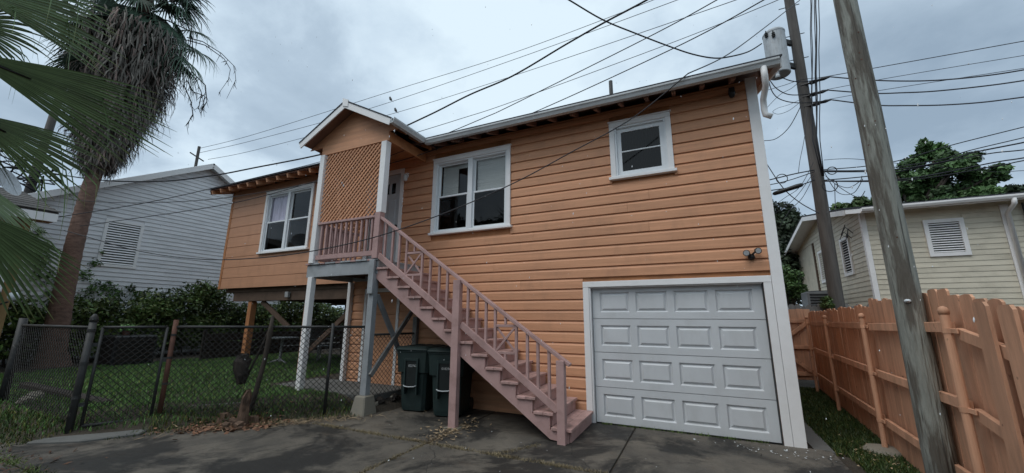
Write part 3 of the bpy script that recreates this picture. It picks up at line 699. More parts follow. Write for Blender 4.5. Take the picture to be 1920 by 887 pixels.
mb = MB(); mb.add([(-6.05, .35, 5.60), (-5.45, .42, 5.62), (-5.62, .9, 5.86), (-6.2, .9, 5.86)], [(0, 1, 2, 3)]); mb.add([(-6.05, .35, 5.56), (-5.45, .42, 5.58), (-5.62, .9, 5.82), (-6.2, .9, 5.82)], [(0, 3, 2, 1)]); mb.build('roof_flashing', M_trans, house)
# wing substructure
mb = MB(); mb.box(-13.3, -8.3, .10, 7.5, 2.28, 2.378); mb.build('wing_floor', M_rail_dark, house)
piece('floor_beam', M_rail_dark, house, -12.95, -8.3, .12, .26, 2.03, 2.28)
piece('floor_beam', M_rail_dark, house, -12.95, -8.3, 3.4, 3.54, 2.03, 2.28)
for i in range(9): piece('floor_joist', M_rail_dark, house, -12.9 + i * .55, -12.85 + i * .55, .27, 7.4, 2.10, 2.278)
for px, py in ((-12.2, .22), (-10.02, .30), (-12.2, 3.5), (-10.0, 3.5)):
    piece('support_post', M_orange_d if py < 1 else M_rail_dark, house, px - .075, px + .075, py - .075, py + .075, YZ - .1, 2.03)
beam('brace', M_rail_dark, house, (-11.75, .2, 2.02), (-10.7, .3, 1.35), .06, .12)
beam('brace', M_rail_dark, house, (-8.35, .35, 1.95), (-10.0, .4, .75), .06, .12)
piece('lamp_box', M_plastic_w, house, -10.62, -10.5, .03, .1, 2.1, 2.24)

# small fittings on the house
fl = thing('floodlight', 'black twin-head floodlight on the orange wall above the garage door', 'floodlight', (-.325, -.02, 2.5))
mb = MB(); mb.lathe([(.045, -.02), (.048, .0), (.042, .035), (.02, .05)], (0, 0, 0), 14); mb.v = [V((-.325 + v.x, -.024 - v.z, 2.49 + v.y)) for v in mb.v]; mb.build('base', M_black, fl, smooth=True)
for dx, dz in ((-.062, .045), (.072, .068)):
    mb = MB(); mb.tube([(-.325, -.06, 2.51), (-.325 + dx * .7, -.09, 2.5 + dz * .8)], .014, 8); arm = mb.build('arm', M_black, fl)
    hd = V((-.325 + dx, -.10, 2.50 + dz)); di = V((dx * 2.2, -1, -.25)).normalized()
    mb = MB(); mb.tube([hd - di * .035, hd - di * .02, hd + di * .03, hd + di * .05], [.015, .034, .044, .045], 14); h_ = mb.build('lamp_head', M_black, fl, smooth=False)
    mb = MB(); mb.tube([hd + di * .046, hd + di * .053], [.038, .035], 14); mb.build('lens', M_lens, h_)
cm = thing('security_camera', 'small dark dome camera under the eave above the garage', 'camera', (-.32, -.12, 5.02))
mb = MB(); mb.lathe([(.001, -.05), (.03, -.035), (.045, 0), (.05, .03), (.05, .05)], (-.32, -.10, 5.05), 12); mb.build('dome', M_black, cm, smooth=True)
piece('mount', M_black, cm, -.36, -.28, -.15, -.024, 5.10, 5.16)
pl = thing('porch_lamp', 'small white wall lamp beside the upper front door', 'lamp', (-6.8, -.05, 4.6))
mb = MB(); mb.lathe([(.03, 0), (.05, .03), (.055, .12), (.035, .15), (.01, .16)], (-6.8, -.09, 4.62), 12); mb.build('lamp_shade', M_globe, pl, smooth=True)
piece('mount', M_white, pl, -6.84, -6.76, -.07, -.024, 4.72, 4.82)

# ------------------------------------------------------------------ porch (covered landing)
PY = -1.20
porch = thing('covered_porch', 'raised porch with gable roof, orange lattice and grey landing', 'porch', (-7.2, -.6, YZ))
for i in range(14):
    xa = -8.22 + i * .138
    piece('deck_board', M_greyp if i % 3 else M_pink, porch, xa, xa + .132, PY - .045 + random.uniform(-.02, .01), -.05, 2.632, 2.662 + random.uniform(-.003, .003))
piece('deck_beam', M_greyp, porch, -8.20, -6.30, PY - .02, PY + .03, 2.385, 2.628)
piece('deck_beam', M_greyp, porch, -6.345, -6.302, PY + .031, -.05, 2.385, 2.628)
piece('deck_beam', M_greyp, porch, -8.20, -8.155, PY + .031, -.05, 2.385, 2.628)
piece('ledger', M_greyp, porch, -8.15, -6.35, -.09, -.045, 2.40, 2.628)
for i in range(3): piece('deck_joist', M_rail_dark, porch, -7.8 + i * .45, -7.755 + i * .45, PY + .031, -.092, 2.45, 2.63)
# posts
piece('post', M_white, porch, -8.105, -7.985, PY - .055, PY + .055, YZ, 2.385)
piece('post', M_white, porch, -8.13, -8.00, PY - .065, PY + .065, 2.663, 5.00)
piece('post', M_white, porch, -6.415, -6.285, PY - .065, PY + .065, 3.54, 4.985)
piece('post', M_greyp, porch, -6.455, -6.325, PY - .055, PY + .055, .30, 2.385)
piece('post', M_white, porch, -8.24, -8.15, -.12, -.037, YZ, 2.385)
piece('post_scab', M_greyp, porch, -6.44, -6.32, PY - .10, PY - .056, 2.02, 2.64)
mb = MB(); k = .17; q = .115
cx, cy = -6.39, PY
mb.add([(cx - k, cy - k, -.06), (cx + k, cy - k, -.06), (cx + k, cy + k, -.06), (cx - k, cy + k, -.06), (cx - q, cy - q, .295), (cx + q, cy - q, .305), (cx + q, cy + q, .30), (cx - q, cy + q, .298)],
       [(0, 3, 2, 1), (4, 5, 6, 7), (0, 1, 5, 4), (1, 2, 6, 5), (2, 3, 7, 6), (3, 0, 4, 7)])
mb.build('concrete_footing', M_conc, porch, bevel=.02)
mb = MB(); mb.box(-8.3, -7.82, PY - .16, PY + .2, YZ - .12, YZ - .005); mb.build('concrete_footing', M_conc, porch, bevel=.02)
beam('brace', M_greyp, porch, (-6.345, PY + .06, 2.0), (-6.345, -.42, .93), .045, .10)
beam('brace', M_grey_wood, porch, (-6.295, -.14, 1.80), (-6.295, PY + .0, .62), .045, .09)
# lattice: two crossing layers of laths
LX0, LX1, LZ0, LZ1 = -7.995, -6.42, 3.50, 5.00
def clipline(px, pz, dx, dz):
    t0, t1 = -9, 9
    for p, d, lo, hi in ((px, dx, LX0, LX1), (pz, dz, LZ0, LZ1)):
        a, b_ = (lo - p) / d, (hi - p) / d; t0 = max(t0, min(a, b_)); t1 = min(t1, max(a, b_))
    return (t0, t1) if t1 - t0 > .04 else None
DIR = .7071
for sgn, yy in ((1, PY - .012), (-1, PY + .002)):
    s_ = -1.6
    while s_ < 3.4:
        px, pz = LX0 + s_, LZ0 if sgn > 0 else LZ1
        c_ = clipline(px, pz, DIR, DIR * sgn)
        if c_:
            p0 = V((px + DIR * c_[0], yy, pz + sgn * DIR * c_[0])); p1 = V((px + DIR * c_[1], yy, pz + sgn * DIR * c_[1]))
            beam('lattice_slat', M_orange, porch, p0, p1, .008, .030, (0, -1, 0) if False else (-sgn * DIR, 0, DIR), 0)
        s_ += .104
for sgn, xx in ((1, -8.085), (-1, -8.071)):  # added left lattice, mostly unseen: blocks light so the porch inside goes darker
    s_ = -1.6
    while s_ < 2.8:
        py_, pz = PY + .08 + s_, LZ0 if sgn > 0 else LZ1; lo = PY + .08; hi = -.04
        t0 = max(0, (lo - py_) / DIR); t1 = min((LZ1 - LZ0) / DIR, (hi - py_) / DIR)
        if t1 - t0 > .05:
            beam('lattice_slat', M_orange, porch, (xx, py_ + DIR * t0, pz + sgn * DIR * t0), (xx, py_ + DIR * t1, pz + sgn * DIR * t1), .008, .034, (0, -sgn * DIR, DIR), 0)
        s_ += .104
# header, gable boards
piece('header', M_orange, porch, -8.14, -6.27, PY - .03, PY + .01, 5.001, 5.20)
piece('header', M_orange_d, porch, -6.31, -6.27, PY + .011, -.05, 4.99, 5.20)
piece('header', M_orange_d, porch, -8.14, -8.10, PY + .011, -.05, 5.0, 5.20)
AX, AZ, EZp, HW = -7.27, 5.955, 5.29, 1.25
psl = (AZ - EZp) / HW
for k in range(4):
    z = 5.202 + k * .179
    x_half = (AZ - .07 - z) / psl; x_half2 = (AZ - .07 - z - .176) / psl
    if x_half2 < 0: x_half2 = .02
    mb = MB(); mb.prism([(AX - x_half, z), (AX + x_half, z), (AX + x_half2, min(z + .176, AZ - .08)), (AX - x_half2, min(z + .176, AZ - .08))], 1, PY - .018, PY + .006)
    mb.build('gable_board', M_orange, porch)
mb = MB(); mb.box(-8.1, -6.31, PY + .012, -.06, 5.19, 5.215); mb.build('ceiling', M_orange_d, porch)
# gable roof: two slopes, shingles, white rakes
for s_ in (-1, 1):
    mb = MB(); yA, yB = -1.47, 1.6
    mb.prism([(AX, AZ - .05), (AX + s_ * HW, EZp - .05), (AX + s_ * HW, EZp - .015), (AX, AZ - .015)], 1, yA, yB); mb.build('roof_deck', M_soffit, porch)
    mb = MB(); mb.prism([(AX, AZ - .013), (AX + s_ * (HW + .03), EZp - .029), (AX + s_ * (HW + .03), EZp - .004), (AX, AZ + .014)], 1, yA - .035, yB); mb.build('shingles', M_shingle, porch)
    p0 = V((AX + s_ * .0, yA - .012, AZ - .085)); p1 = V((AX + s_ * (HW + .01), yA - .012, EZp - .09))
    beam('rake_board', M_white, porch, p0, p1, .024, .135)
    for yy in (-1.0, -.6, -.2):
        beam('rafter_tail', M_orange_d, porch, (AX + s_ * .95, yy, EZp + psl * .30 - .09), (AX + s_ * (HW - .02), yy, EZp - .085), .04, .07)
mb = MB(); mb.add([(AX - .07, -1.51, AZ + .07), (AX + .10, -1.51, AZ - .01), (AX + .10, -1.51, AZ - .16), (AX - .05, -1.51, AZ - .11), (AX - .07, -1.485, AZ + .07), (AX + .10, -1.485, AZ - .01), (AX + .10, -1.485, AZ - .16), (AX - .05, -1.485, AZ - .11)],
                  [(0, 1, 2, 3), (7, 6, 5, 4), (0, 4, 5, 1), (1, 5, 6, 2), (2, 6, 7, 3), (3, 7, 4, 0)]); mb.build('peak_plate', M_white, porch)
gx_ = AX + HW
mb = MB(); mb.prism([(gx_ + .005, EZp - .02), (gx_ + .005, EZp - .12), (gx_ + .08, EZp - .12), (gx_ + .115, EZp - .05), (gx_ + .115, EZp - .02), (gx_ + .105, EZp - .02), (gx_ + .072, EZp - .108), (gx_ + .015, EZp - .108), (gx_ + .015, EZp - .02)], 1, -1.50, EY - .115); mb.build('gutter', M_gutter, porch)
# landing railings
def balrail(parent, p, q, zb, zt, n, skip=(), tag_=None):
    p, q = V(p), V(q)
    beam('top_rail', M_pink, parent, (p.x, p.y, zt), (q.x, q.y, zt), .085, .045)
    beam('bottom_rail', M_pink, parent, (p.x, p.y, zb + .045), (q.x, q.y, zb + .045), .04, .09)
    for i in range(n):
        c_ = p.lerp(q, (i + .7) / (n + .4))
        piece('baluster', M_pink, parent, c_.x - .02, c_.x + .02, c_.y - .02, c_.y + .02, zb + .091, zt - .023)
balrail(porch, (-7.99, PY - .01, 0), (-6.43, PY - .01, 0), 2.73, 3.475, 11)
balrail(porch, (-8.07, PY + .07, 0), (-8.07, -.06, 0), 2.73, 3.475, 8)

# ------------------------------------------------------------------ staircase
stair = thing('staircase', 'dusty pink wooden outdoor staircase running up to the porch', 'staircase', (-4.5, -.6, 0))
RISE, RUN = .178, .2549
tx = lambda i: -2.997 - RUN * i               # back edge of tread i
tz = lambda i: .181 + RISE * i                # top of tread i
SY0, SY1 = PY + .02, -.05
for i in range(14):
    xb_, xf = tx(i), tx(i) + RUN + .03
    hw = (xf - xb_ - .004) / 2
    piece('tread_board', M_tread, stair, xb_, xb_ + hw, PY - .045, SY1, tz(i) - .038, tz(i))
    piece('tread_board', M_tread, stair, xb_ + hw + .004, xf, PY - .045, SY1, tz(i) - .038, tz(i) + .001)
    piece('riser', M_pink, stair, tx(i) + RUN - .022, tx(i) + RUN, PY + .031, SY1 - .01, tz(i) - RISE + .002, tz(i) - .040, 0)
piece('riser', M_pink, stair, tx(13) - .024, tx(13) - .001, PY + .031, SY1 - .01, tz(13) + .002, 2.627, 0)
for yy in (PY - .012, SY1 - .06):                       # cut stringers, saw-tooth top
    poly = []
    for i in range(14):
        poly += [(tx(i) + RUN - .025, tz(i) - RISE - .0 if i else -.0), (tx(i) + RUN - .025, tz(i) - .039)]
    poly += [(tx(13) - .0, tz(13) - .039), (tx(13), 2.25), (-6.30, 2.27), (-2.99, -.0)]
    # one solid: split into quads step by step for clean faces
    mb = MB()
    low = lambda x: max(0., (x + 2.985) * -.6875 + .0)
    for i in range(14):
        xa, xb_ = tx(i) - .025, tx(i) + RUN - .025
        mb.prism([(xa, low(xa)), (xb_, low(xb_)), (xb_, tz(i) - .039), (xa, tz(i) - .039)], 1, yy - .0, yy + .042)
    mb.build('stringer', M_pink, stair)
hz = lambda x: 3.475 + (x + 6.36) * -.6845       # hand rail centre height
lz = lambda x: 2.72 + (x + 6.29) * -.684         # lower rail centre height
beam('handrail', M_pink, stair, (-6.31, PY - .012, hz(-6.31)), (-2.72, PY - .012, hz(-2.72)), .09, .045)
beam('lower_rail', M_pink, stair, (-6.29, PY - .03, lz(-6.29)), (-4.60, PY - .03, lz(-4.60)), .04, .10)
beam('lower_rail', M_pink, stair, (-4.47, PY - .03, lz(-4.47) + .03), (-2.90, PY - .03, lz(-2.90)), .04, .10)
piece('newel_post', M_pink, stair, -6.425, -6.295, PY - .075, PY + .055, 2.665, 3.535)
piece('newel_post', M_pink, stair, -2.895, -2.785, PY - .10, PY + .005, -.02, hz(-2.84) - .024)
piece('newel_post', M_pink, stair, -4.60, -4.475, PY - .10, PY + .0, .0, hz(-4.53) - .024)
piece('post_base', M_conc, stair, -4.66, -4.42, PY - .15, PY + .05, -.02, .012)
def bal(x):
    piece('baluster', M_pink, stair, x - .02, x + .02, PY - .035, PY + .005, lz(x) + .035, hz(x) - .018)
for x in (-6.17, -5.99, -5.825, -5.12, -4.93, -4.765, -4.36, -4.195, -4.03, -3.345, -3.185, -3.02): bal(x)
for xa, xb_ in ((-5.655, -5.30), (-3.87, -3.52)):       # cross-braced panels
    bal(xa); bal(xb_); xm = (xa + xb_) / 2
    zt = hz(xm) - .16; zb = lz(xm) + .16
    beam('panel_bar', M_pink, stair, (xa + .021, PY - .014, zt), (xb_ - .021, PY - .014, zt), .035, .04)
    beam('panel_bar', M_pink, stair, (xa + .021, PY - .014, zb), (xb_ - .021, PY - .014, zb), .035, .04)
    beam('cross_bar', M_pink, stair, (xa + .022, PY - .024, zb + .022), (xb_ - .022, PY - .024, zt - .022), .018, .034)
    beam('cross_bar', M_pink, stair, (xa + .022, PY - .004, zt - .022), (xb_ - .022, PY - .004, zb + .022), .018, .034)
    piece('short_baluster', M_pink, stair, xm - .018, xm + .018, PY - .034, PY + .002, zt + .021, hz(xm) - .02)
    piece('short_baluster', M_pink, stair, xm - .018, xm + .018, PY - .034, PY + .002, lz(xm) + .04, zb - .021)

# slab under the porch and its rubble edge
mb = MB(); mb.prism([(-9.0, -.02), (-9.0, -1.0), (-6.72, -1.10), (-6.45, -.95), (-6.38, -.02)], 2, -.04, YZ + .012); slab = mb.build('path', M_conc_w, bevel=.015, struct=True)
for i in range(26):
    t_ = random.random(); x_ = -6.50 + .16 * t_ + random.uniform(-.06, .10); y_ = -1.02 + t_ * .95
    mb = MB(); r_ = random.uniform(.04, .08); mb.lathe([(.2 * r_, -.7 * r_), (.9 * r_, -.3 * r_), (r_, .2 * r_), (.6 * r_, .7 * r_), (.1 * r_, .8 * r_)], (x_, y_, random.uniform(.03, .16)), 7)
    for v in mb.v: v += V((random.uniform(-1, 1), random.uniform(-1, 1), random.uniform(-1, 1))) * .012
    mb.build('stone', M_darkwood if i % 3 else M_conc, slab)

# ------------------------------------------------------------------ wheeled bins
def textmesh(body, size):
    cu = bpy.data.curves.new('print', 'FONT'); cu.body = body; cu.size = size; cu.align_x = 'CENTER'; cu.align_y = 'CENTER'; cu.extrude = .0015
    o = bpy.data.objects.new('print', cu); COL.objects.link(o); dg = bpy.context.evaluated_depsgraph_get()
    me = bpy.data.meshes.new_from_object(o.evaluated_get(dg)); bpy.data.objects.remove(o, do_unlink=True); return me
def wheeled_bin(cx, cy, rot, label, digits):
    t_ = thing('wheeled_bin', label, 'bin', (cx, cy, 0), 'wheeled bins under the stairs')
    R = Matrix.Rotation(rot, 3, 'Z')
    def put(mb): mb.v = [R @ v + V((cx, cy, 0)) for v in mb.v]; return mb
    # front faces -y; upper body flares over a narrower lower body
    def ring(hw, y0, y1, z, c=.05):
        return [(-hw + c, y0, z), (hw - c, y0, z), (hw, y0 + c, z), (hw, y1 - c, z), (hw - c, y1, z), (-hw + c, y1, z), (-hw, y1 - c, z), (-hw, y0 + c, z)]
    lv = [(.225, -.30, .27, .02), (.235, -.315, .28, .10), (.262, -.345, .31, .64), (.262, -.345, .31, .645), (.305, -.375, .335, .66), (.325, -.40, .36, 1.0), (.335, -.41, .37, 1.005), (.335, -.41, .37, 1.035)]
    mb = MB(); vs = []
    for l in lv: vs += ring(*l)
    fs = [(i * 8 + j, i * 8 + (j + 1) % 8, i * 8 + 8 + (j + 1) % 8, i * 8 + 8 + j) for i in range(len(lv) - 1) for j in range(8)] + [tuple(range(8))[::-1], tuple(range(len(lv) * 8 - 8, len(lv) * 8))]
    mb.add(vs, fs); body = put(mb).build('body', M_bin, t_, bevel=.006)
    mb = MB(); vs = ring(.345, -.43, .385, 1.037) + ring(.345, -.43, .385, 1.06) + ring(.30, -.37, .36, 1.095) + ring(.27, -.33, .33, 1.098)
    mb.add(vs, [(i * 8 + j, i * 8 + (j + 1) % 8, i * 8 + 8 + (j + 1) % 8, i * 8 + 8 + j) for i in range(3) for j in range(8)] + [tuple(range(8))[::-1], tuple(range(24, 32))])
    lid = put(mb).build('lid', M_bin, t_, bevel=.004)
    mb = MB()
    for a in (-.17, 0, .17): mb.box(a - .05, a + .05, -.28, .28, 1.096, 1.106)
    put(mb).build('lid_rib', M_bin, lid)
    mb = MB(); mb.box(-.10, .11, -.405, -.30, .42, .86); put(mb).build('grab_recess', M_binblack, body)
    mb = MB(); mb.box(-.13, -.10, -.425, -.33, .30, .90); mb.box(.11, .14, -.425, -.33, .30, .90); mb.box(-.10, .11, -.418, -.33, .86, .90); put(mb).build('recess_rim', M_bin, body)
    mb = MB(); mb.tube([(-.12, -.425, .45), (-.08, -.452, .437), (.0, -.458, .432), (.09, -.452, .437), (.13, -.425, .45)], .010, 8); put(mb).build('grab_bar', M_trans, t_, smooth=True)
    mb = MB(); mb.tube([(-.25, .30, .11), (-.19, .30, .11)], .11, 16); put(mb).build('wheel', M_black, t_)
    mb = MB(); mb.tube([(.19, .30, .11), (.25, .30, .11)], .11, 16); put(mb).build('wheel', M_black, t_)
    mb = MB(); mb.tube([(-.24, .40, 1.0), (.24, .40, 1.0)], .016, 8); put(mb).build('handle', M_bin, t_)
    me = textmesh(digits, .055); me.materials.append(M_print); o = bpy.data.objects.new('number_print', me)
    link(o, body, R @ V((.03, -.408, .775)) + V((cx, cy, 0))); o.rotation_euler = (rad(90), 0, rot)
wheeled_bin(-5.80, -.42, rad(9), 'dark green wheeled bin nearest the grey porch post', '022762')
wheeled_bin(-5.06, -.50, rad(12), 'dark green wheeled bin half hidden behind the pink stair post', '018296')

# ------------------------------------------------------------------ orange board fence on the right
fence = thing('orange_fence', 'orange stained board fence on pipe posts along the side yard', 'fence', (FX(0), 0, 0))
FD = V((.078, 1, 0)).normalized(); FN = V((-1, .078, 0)).normalized()
def fpt(y, z, off=0.): return V((FX(y), y, z)) + FN * off
def sag(y): return 0. if y > -1.95 else (y + 1.95) * .17
y = -4.6; k = 0
while y < 5.35:
    wd = random.uniform(.178, .196); h = 1.80 + random.uniform(-.025, .03) + (.06 if y < .2 else 0) + sag(y)
    z0 = .0 + sag(y); c = wd / 2; jitter = random.uniform(-.004, .004)
    mb = MB(); e1, e2 = random.uniform(.014, .034), random.uniform(.014, .034); pr = [(-c, z0), (c, z0), (c, h - e1), (c * .74, h - .004), (0, h + random.uniform(-.004, .006)), (-c * .74, h - .004), (-c, h - e2)]
    off = jitter - .014
    lean = random.uniform(-.006, .006)
    vs = []
    for dpt in (0, .017):
        for a, z in pr: vs.append(fpt(y + c, z, -.02 + off + dpt) + FD * (a + lean * z))
    n_ = len(pr); mb.add(vs, [tuple(range(n_))[::-1], tuple(range(n_, 2 * n_))] + [(i, (i + 1) % n_, n_ + (i + 1) % n_, n_ + i) for i in range(n_)])
    mb.build('picket', M_fence, fence); y += wd + random.uniform(.001, .004)
for yy in (-2.95, -2.66):                           # loose boards fixed on the near side
    mb = MB(); vs = []; c = .085; h = 1.80 + sag(yy) * .6; pr = [(-c, .1 + sag(yy)), (c, .1 + sag(yy)), (c, h - .03), (c * .7, h), (-c * .7, h), (-c, h - .03)]
    for dpt in (0, .02):
        for a, z in pr: vs.append(fpt(yy, z, .062 + dpt) + FD * a)
    mb.add(vs, [tuple(range(6))[::-1], tuple(range(6, 12))] + [(i, (i + 1) % 6, 6 + (i + 1) % 6, 6 + i) for i in range(6)])
    mb.build('picket', M_fence, fence)
fpy = [4.97, 2.80, .27, -2.13, -4.4]
for a, b_ in zip(fpy, fpy[1:]):
    for z in (1.52, .93, .36):
        hi, lo = a - .05, b_ + .05
        if a < -2:
            beam('rail', M_fence, fence, fpt(hi, z + .02 + sag(hi), .035), fpt(lo, z + sag(lo), .035), .038, .088)
        else:
            beam('rail', M_fence, fence, fpt(hi, z + random.uniform(-.02, .02), .035), fpt(lo, z + random.uniform(-.01, .03), .035), .038, .088)
for y in fpy:
    p = fpt(y, 0, .085); top = 1.66 if y > -2 else 1.68
    mb = MB(); mb.tube([p + V((0, 0, -.1)), p + V((0, 0, top))], .03, 14); po = mb.build('fence_post', M_fence, fence, smooth=False)
    mb = MB(); mb.lathe([(.033, -.03), (.034, .0), (.033, .008), (.026, .024), (.012, .034), (.002, .036)], p + V((0, 0, top)), 14); mb.build('post_cap', M_fence, po, smooth=True)
    for z in (1.52, .93, .36):
        mb = MB(); mb.tube([p + V((0, 0, z - .02)), p + V((0, 0, z + .02))], .0345, 14); mb.build('clamp', M_fence, po)
        beam('bracket', M_fence, po, p + FD * .02 - FN * .0 + V((0, 0, z)), p - FD * .11 - FN * .02 + V((0, 0, z)), .012, .04)
# round concrete collar at the foot of one post
p = fpt(.27, 0, .085)
mb = MB(); mb.lathe([(.20, -.06), (.22, -.0), (.19, .035), (.06, .05), (.0, .05)], p, 18)
for v in mb.v:
    v.x += random.uniform(-.015, .015); v.y += random.uniform(-.015, .015)
mb.build('post_collar', M_conc, fence)
gate = thing('side_gate', 'orange wooden gate closing the far end of the side yard', 'gate', (.95, 5.55, 0))
x = .05
while x < 1.36:
    wd = .14; h = 1.86 + random.uniform(-.02, .02)
    piece('gate_board', M_fence, gate, x, x + wd - .004, 5.50, 5.52, .18, h); x += wd
for z in (1.58, .95, .32): piece('gate_rail', M_fence, gate, .06, 1.36, 5.455, 5.499, z - .045, z + .045)
beam('gate_brace', M_fence, gate, (.66, 5.44, 1.0), (1.33, 5.44, 1.53), .03, .085)
beam('gate_brace', M_fence, gate, (.66, 5.44, .93), (1.33, 5.44, .36), .03, .085)

gf = thing('grey_fence', 'weathered grey picket fence behind the orange gate', 'fence', (1.8, 6.0, 0))
x = -.6
while x < 3.0:
    wd = random.uniform(.10, .14); h = 1.98 + random.uniform(-.03, .05)
    mb = MB(); mb.prism([(x, .1), (x + wd, .1), (x + wd, h - .04), (x + wd * .75, h), (x + wd * .25, h), (x, h - .04)], 1, 6.05, 6.07); mb.build('picket', M_grey_wood, gf); x += wd + .006
for z in (1.7, .5): piece('rail', M_grey_wood, gf, -.6, 3.0, 6.071, 6.11, z - .04, z + .04)
# ------------------------------------------------------------------ utility poles
def polexy(p0, top, r0_, r1, mat, parent, name='shaft', n=20):
    p0, top = V(p0), V(top); pts = []; rs = []
    for i in range(13):
        t_ = i / 12; pts.append(p0.lerp(top, t_) + V((random.uniform(-1, 1), random.uniform(-1, 1), 0)) * .004); rs.append(r0_ + (r1 - r0_) * t_)
    mb = MB(); mb.tube(pts, rs, n); return mb.build(name, mat, parent, smooth=True)
P1 = V((.725, -1.50, 0))
pole1 = thing('utility_pole', 'bare thick weathered utility pole in front of the orange fence', 'utility pole', P1)
polexy(P1 + V((0, 0, -.3)), P1 + V((.0, 0, 9.5)), .112, .088, M_pole, pole1)
tg = on(1682, 545, 1, -1.62)
mb = MB(); mb.lathe([(.022, 0), (.02, .012), (.008, .016), (.004, .028)], (0, 0, 0), 10)
dn = (V((CAM.x, CAM.y, 0)) - V((P1.x, P1.y, 0))).normalized(); sd_ = V((-dn.y, dn.x, 0)); base_ = P1 + dn * .108 + V((0, 0, 1.78))
mb.v = [base_ + dn * v.z + sd_ * v.x * 1.2 + V((0, 0, v.y * .8)) for v in mb.v]; mb.build('pole_tag', M_globe, pole1, smooth=True)
for i in range(9):
    th = random.uniform(-.9, .9); z = random.uniform(2.2, 5.2); d_ = (dn * math.cos(th) + sd_ * math.sin(th))
    mb = MB(); mb.tube([P1 + d_ * .095 + V((0, 0, z)), P1 + d_ * (.112 - z * .0022) + V((0, 0, z))], .008, 6); mb.build('bolt', M_rust, pole1)

P2 = at(1556, 500, 13.0); P2.z = 0
P2T = at(1482, -60, 13.0); P2T = V((P2.x + .12, P2.y, 13.2))
pole2 = thing('utility_pole', 'slimmer dark utility pole carrying a transformer behind the house', 'utility pole', P2)
polexy(P2 + V((0, 0, -.3)), P2T, .165, .115, M_pole2, pole2)
TD = 12.55
tb, tt_ = at(1474, 133, TD), at(1461, 62, TD); tcx = (tb + tt_) / 2
tc_ = V((P2.x - .50, P2.y - .35, 0))
mb = MB(); zb, zt = 8.52, 9.95
mb.lathe([(.14, zb), (.25, zb + .0), (.27, zb + .02), (.275, zt - .12), (.285, zt - .10), (.285, zt - .06), (.24, zt), (.12, zt + .05), (.0, zt + .05)], (tc_.x, tc_.y, 0), 24)
tr = mb.build('transformer', M_trans, pole2, smooth=False)
tr['label'] = 'grey cylindrical transformer'
for z in (zb + .35, zt - .3):
    beam('hanger', M_grey_metal, tr, V((tc_.x + .24, tc_.y + .12, z)), V((P2.x - .03, P2.y - .02, z)), .08, .16)
for a, zz in ((-2.4, zt - .15), (-1.8, zt - .25)):
    c_ = tc_ + V((math.cos(a) * .30, math.sin(a) * .30, zz)); mb = MB(); mb.lathe([(.03, -.10), (.045, -.08), (.025, -.05), (.05, -.03), (.025, 0), (.045, .03), (.02, .05), (.012, .12)], c_, 10); mb.build('bushing', M_grey_metal, tr)
c_ = tc_ + V((-.10, -.22, zb - .08)); mb = MB(); mb.lathe([(.05, -.10), (.06, -.06), (.04, 0), (.05, .06)], c_, 10); mb.build('arrester', M_trans, tr)
for z in (9.1, 9.9, 10.9):
    mb = MB(); mb.tube([V((P2.x - .2, P2.y - .02, z)), V((P2.x + .32, P2.y - .02, z))], .012, 6); mb.build('bolt', M_grey_metal, pole2)
INS = [at(1556, 144, 12.9), at(1552, 169, 12.9), at(1558, 187, 12.9)]
for p in INS:
    q = V((P2.x, P2.y - .1, p.z)); d_ = (p - q)
    mb = MB(); mb.tube([q, q + d_ * .3, q + d_ * .35, q + d_ * .55, q + d_ * .6, q + d_ * .8, p], [.03, .03, .06, .06, .035, .05, .02], 8); mb.build('insulator', M_black, pole2)

def cable(name, label, pts, r=.010, mat=None, group=None, n=6, fine=10, cat='cable'):
    """cable through surveyed places, smoothed (Catmull-Rom)"""
    P = [V(p) for p in pts]; out = []
    for i in range(len(P) - 1):
        a, b_, c_, d = P[max(i - 1, 0)], P[i], P[i + 1], P[min(i + 2, len(P) - 1)]
        for k in range(fine):
            t_ = k / fine; out.append(.5 * ((2 * b_) + (c_ - a) * t_ + (2 * a - 5 * b_ + 4 * c_ - d) * t_ * t_ + (3 * b_ - a - 3 * c_ + d) * t_ ** 3))
    out.append(P[-1]); mb = MB(); mb.tube(out, r, n)
    o = mb.build(name, mat or M_cable, None, smooth=True, fix=False); return tag(o, label, cat, group)
def span(p, q, sag_=.3, n=14):
    p, q = V(p), V(q); return [p.lerp(q, i / n) - V((0, 0, sag_ * 4 * (i / n) * (1 - i / n))) for i in range(n + 1)]
def pxs(lst, d0, d1):      # surveyed run: distance changes evenly from d0 to d1
    L = [0]
    for a, b_ in zip(lst, lst[1:]): L.append(L[-1] + math.hypot(a[0] - b_[0], a[1] - b_[1]))
    return [at(x, y, 1 / ((1 / d0) + (1 / d1 - 1 / d0) * l / L[-1])) for (x, y), l in zip(lst, L)]
GW = 'power lines strung above the house'
FP = at(372, 284, 32)
cable('power_line', 'topmost thin power line above the porch roof, running from the far pole', pxs([(371, 279), (480, 251), (740, 169), (960, 100), (1225, 0), (1480, -110)], 32, 12.8), .013, M_wire, GW)
cable('power_line', 'second power line from the top above the porch roof, the one a bird sits on', pxs([(372, 287), (480, 262), (695, 203), (960, 113), (1270, 0), (1490, -85)], 32, 12.9), .013, M_wire, GW)
cable('power_line', 'third power line from the top, passing just above the porch gable', pxs([(390, 299), (480, 281), (730, 215), (960, 143), (1380, 0), (1490, -45)], 32, 13.0), .013, M_wire, GW)
cable('service_cable', 'thick twisted black cable crossing the sky in front of the porch gable', pxs([(60, 318), (180, 337), (300, 340), (400, 329), (480, 314), (600, 290), (700, 262), (800, 218), (880, 178), (960, 143), (1060, 84), (1130, 44), (1220, -4), (1330, -70)], 20, 6.5), .019, M_cable, 'black cables over the driveway')
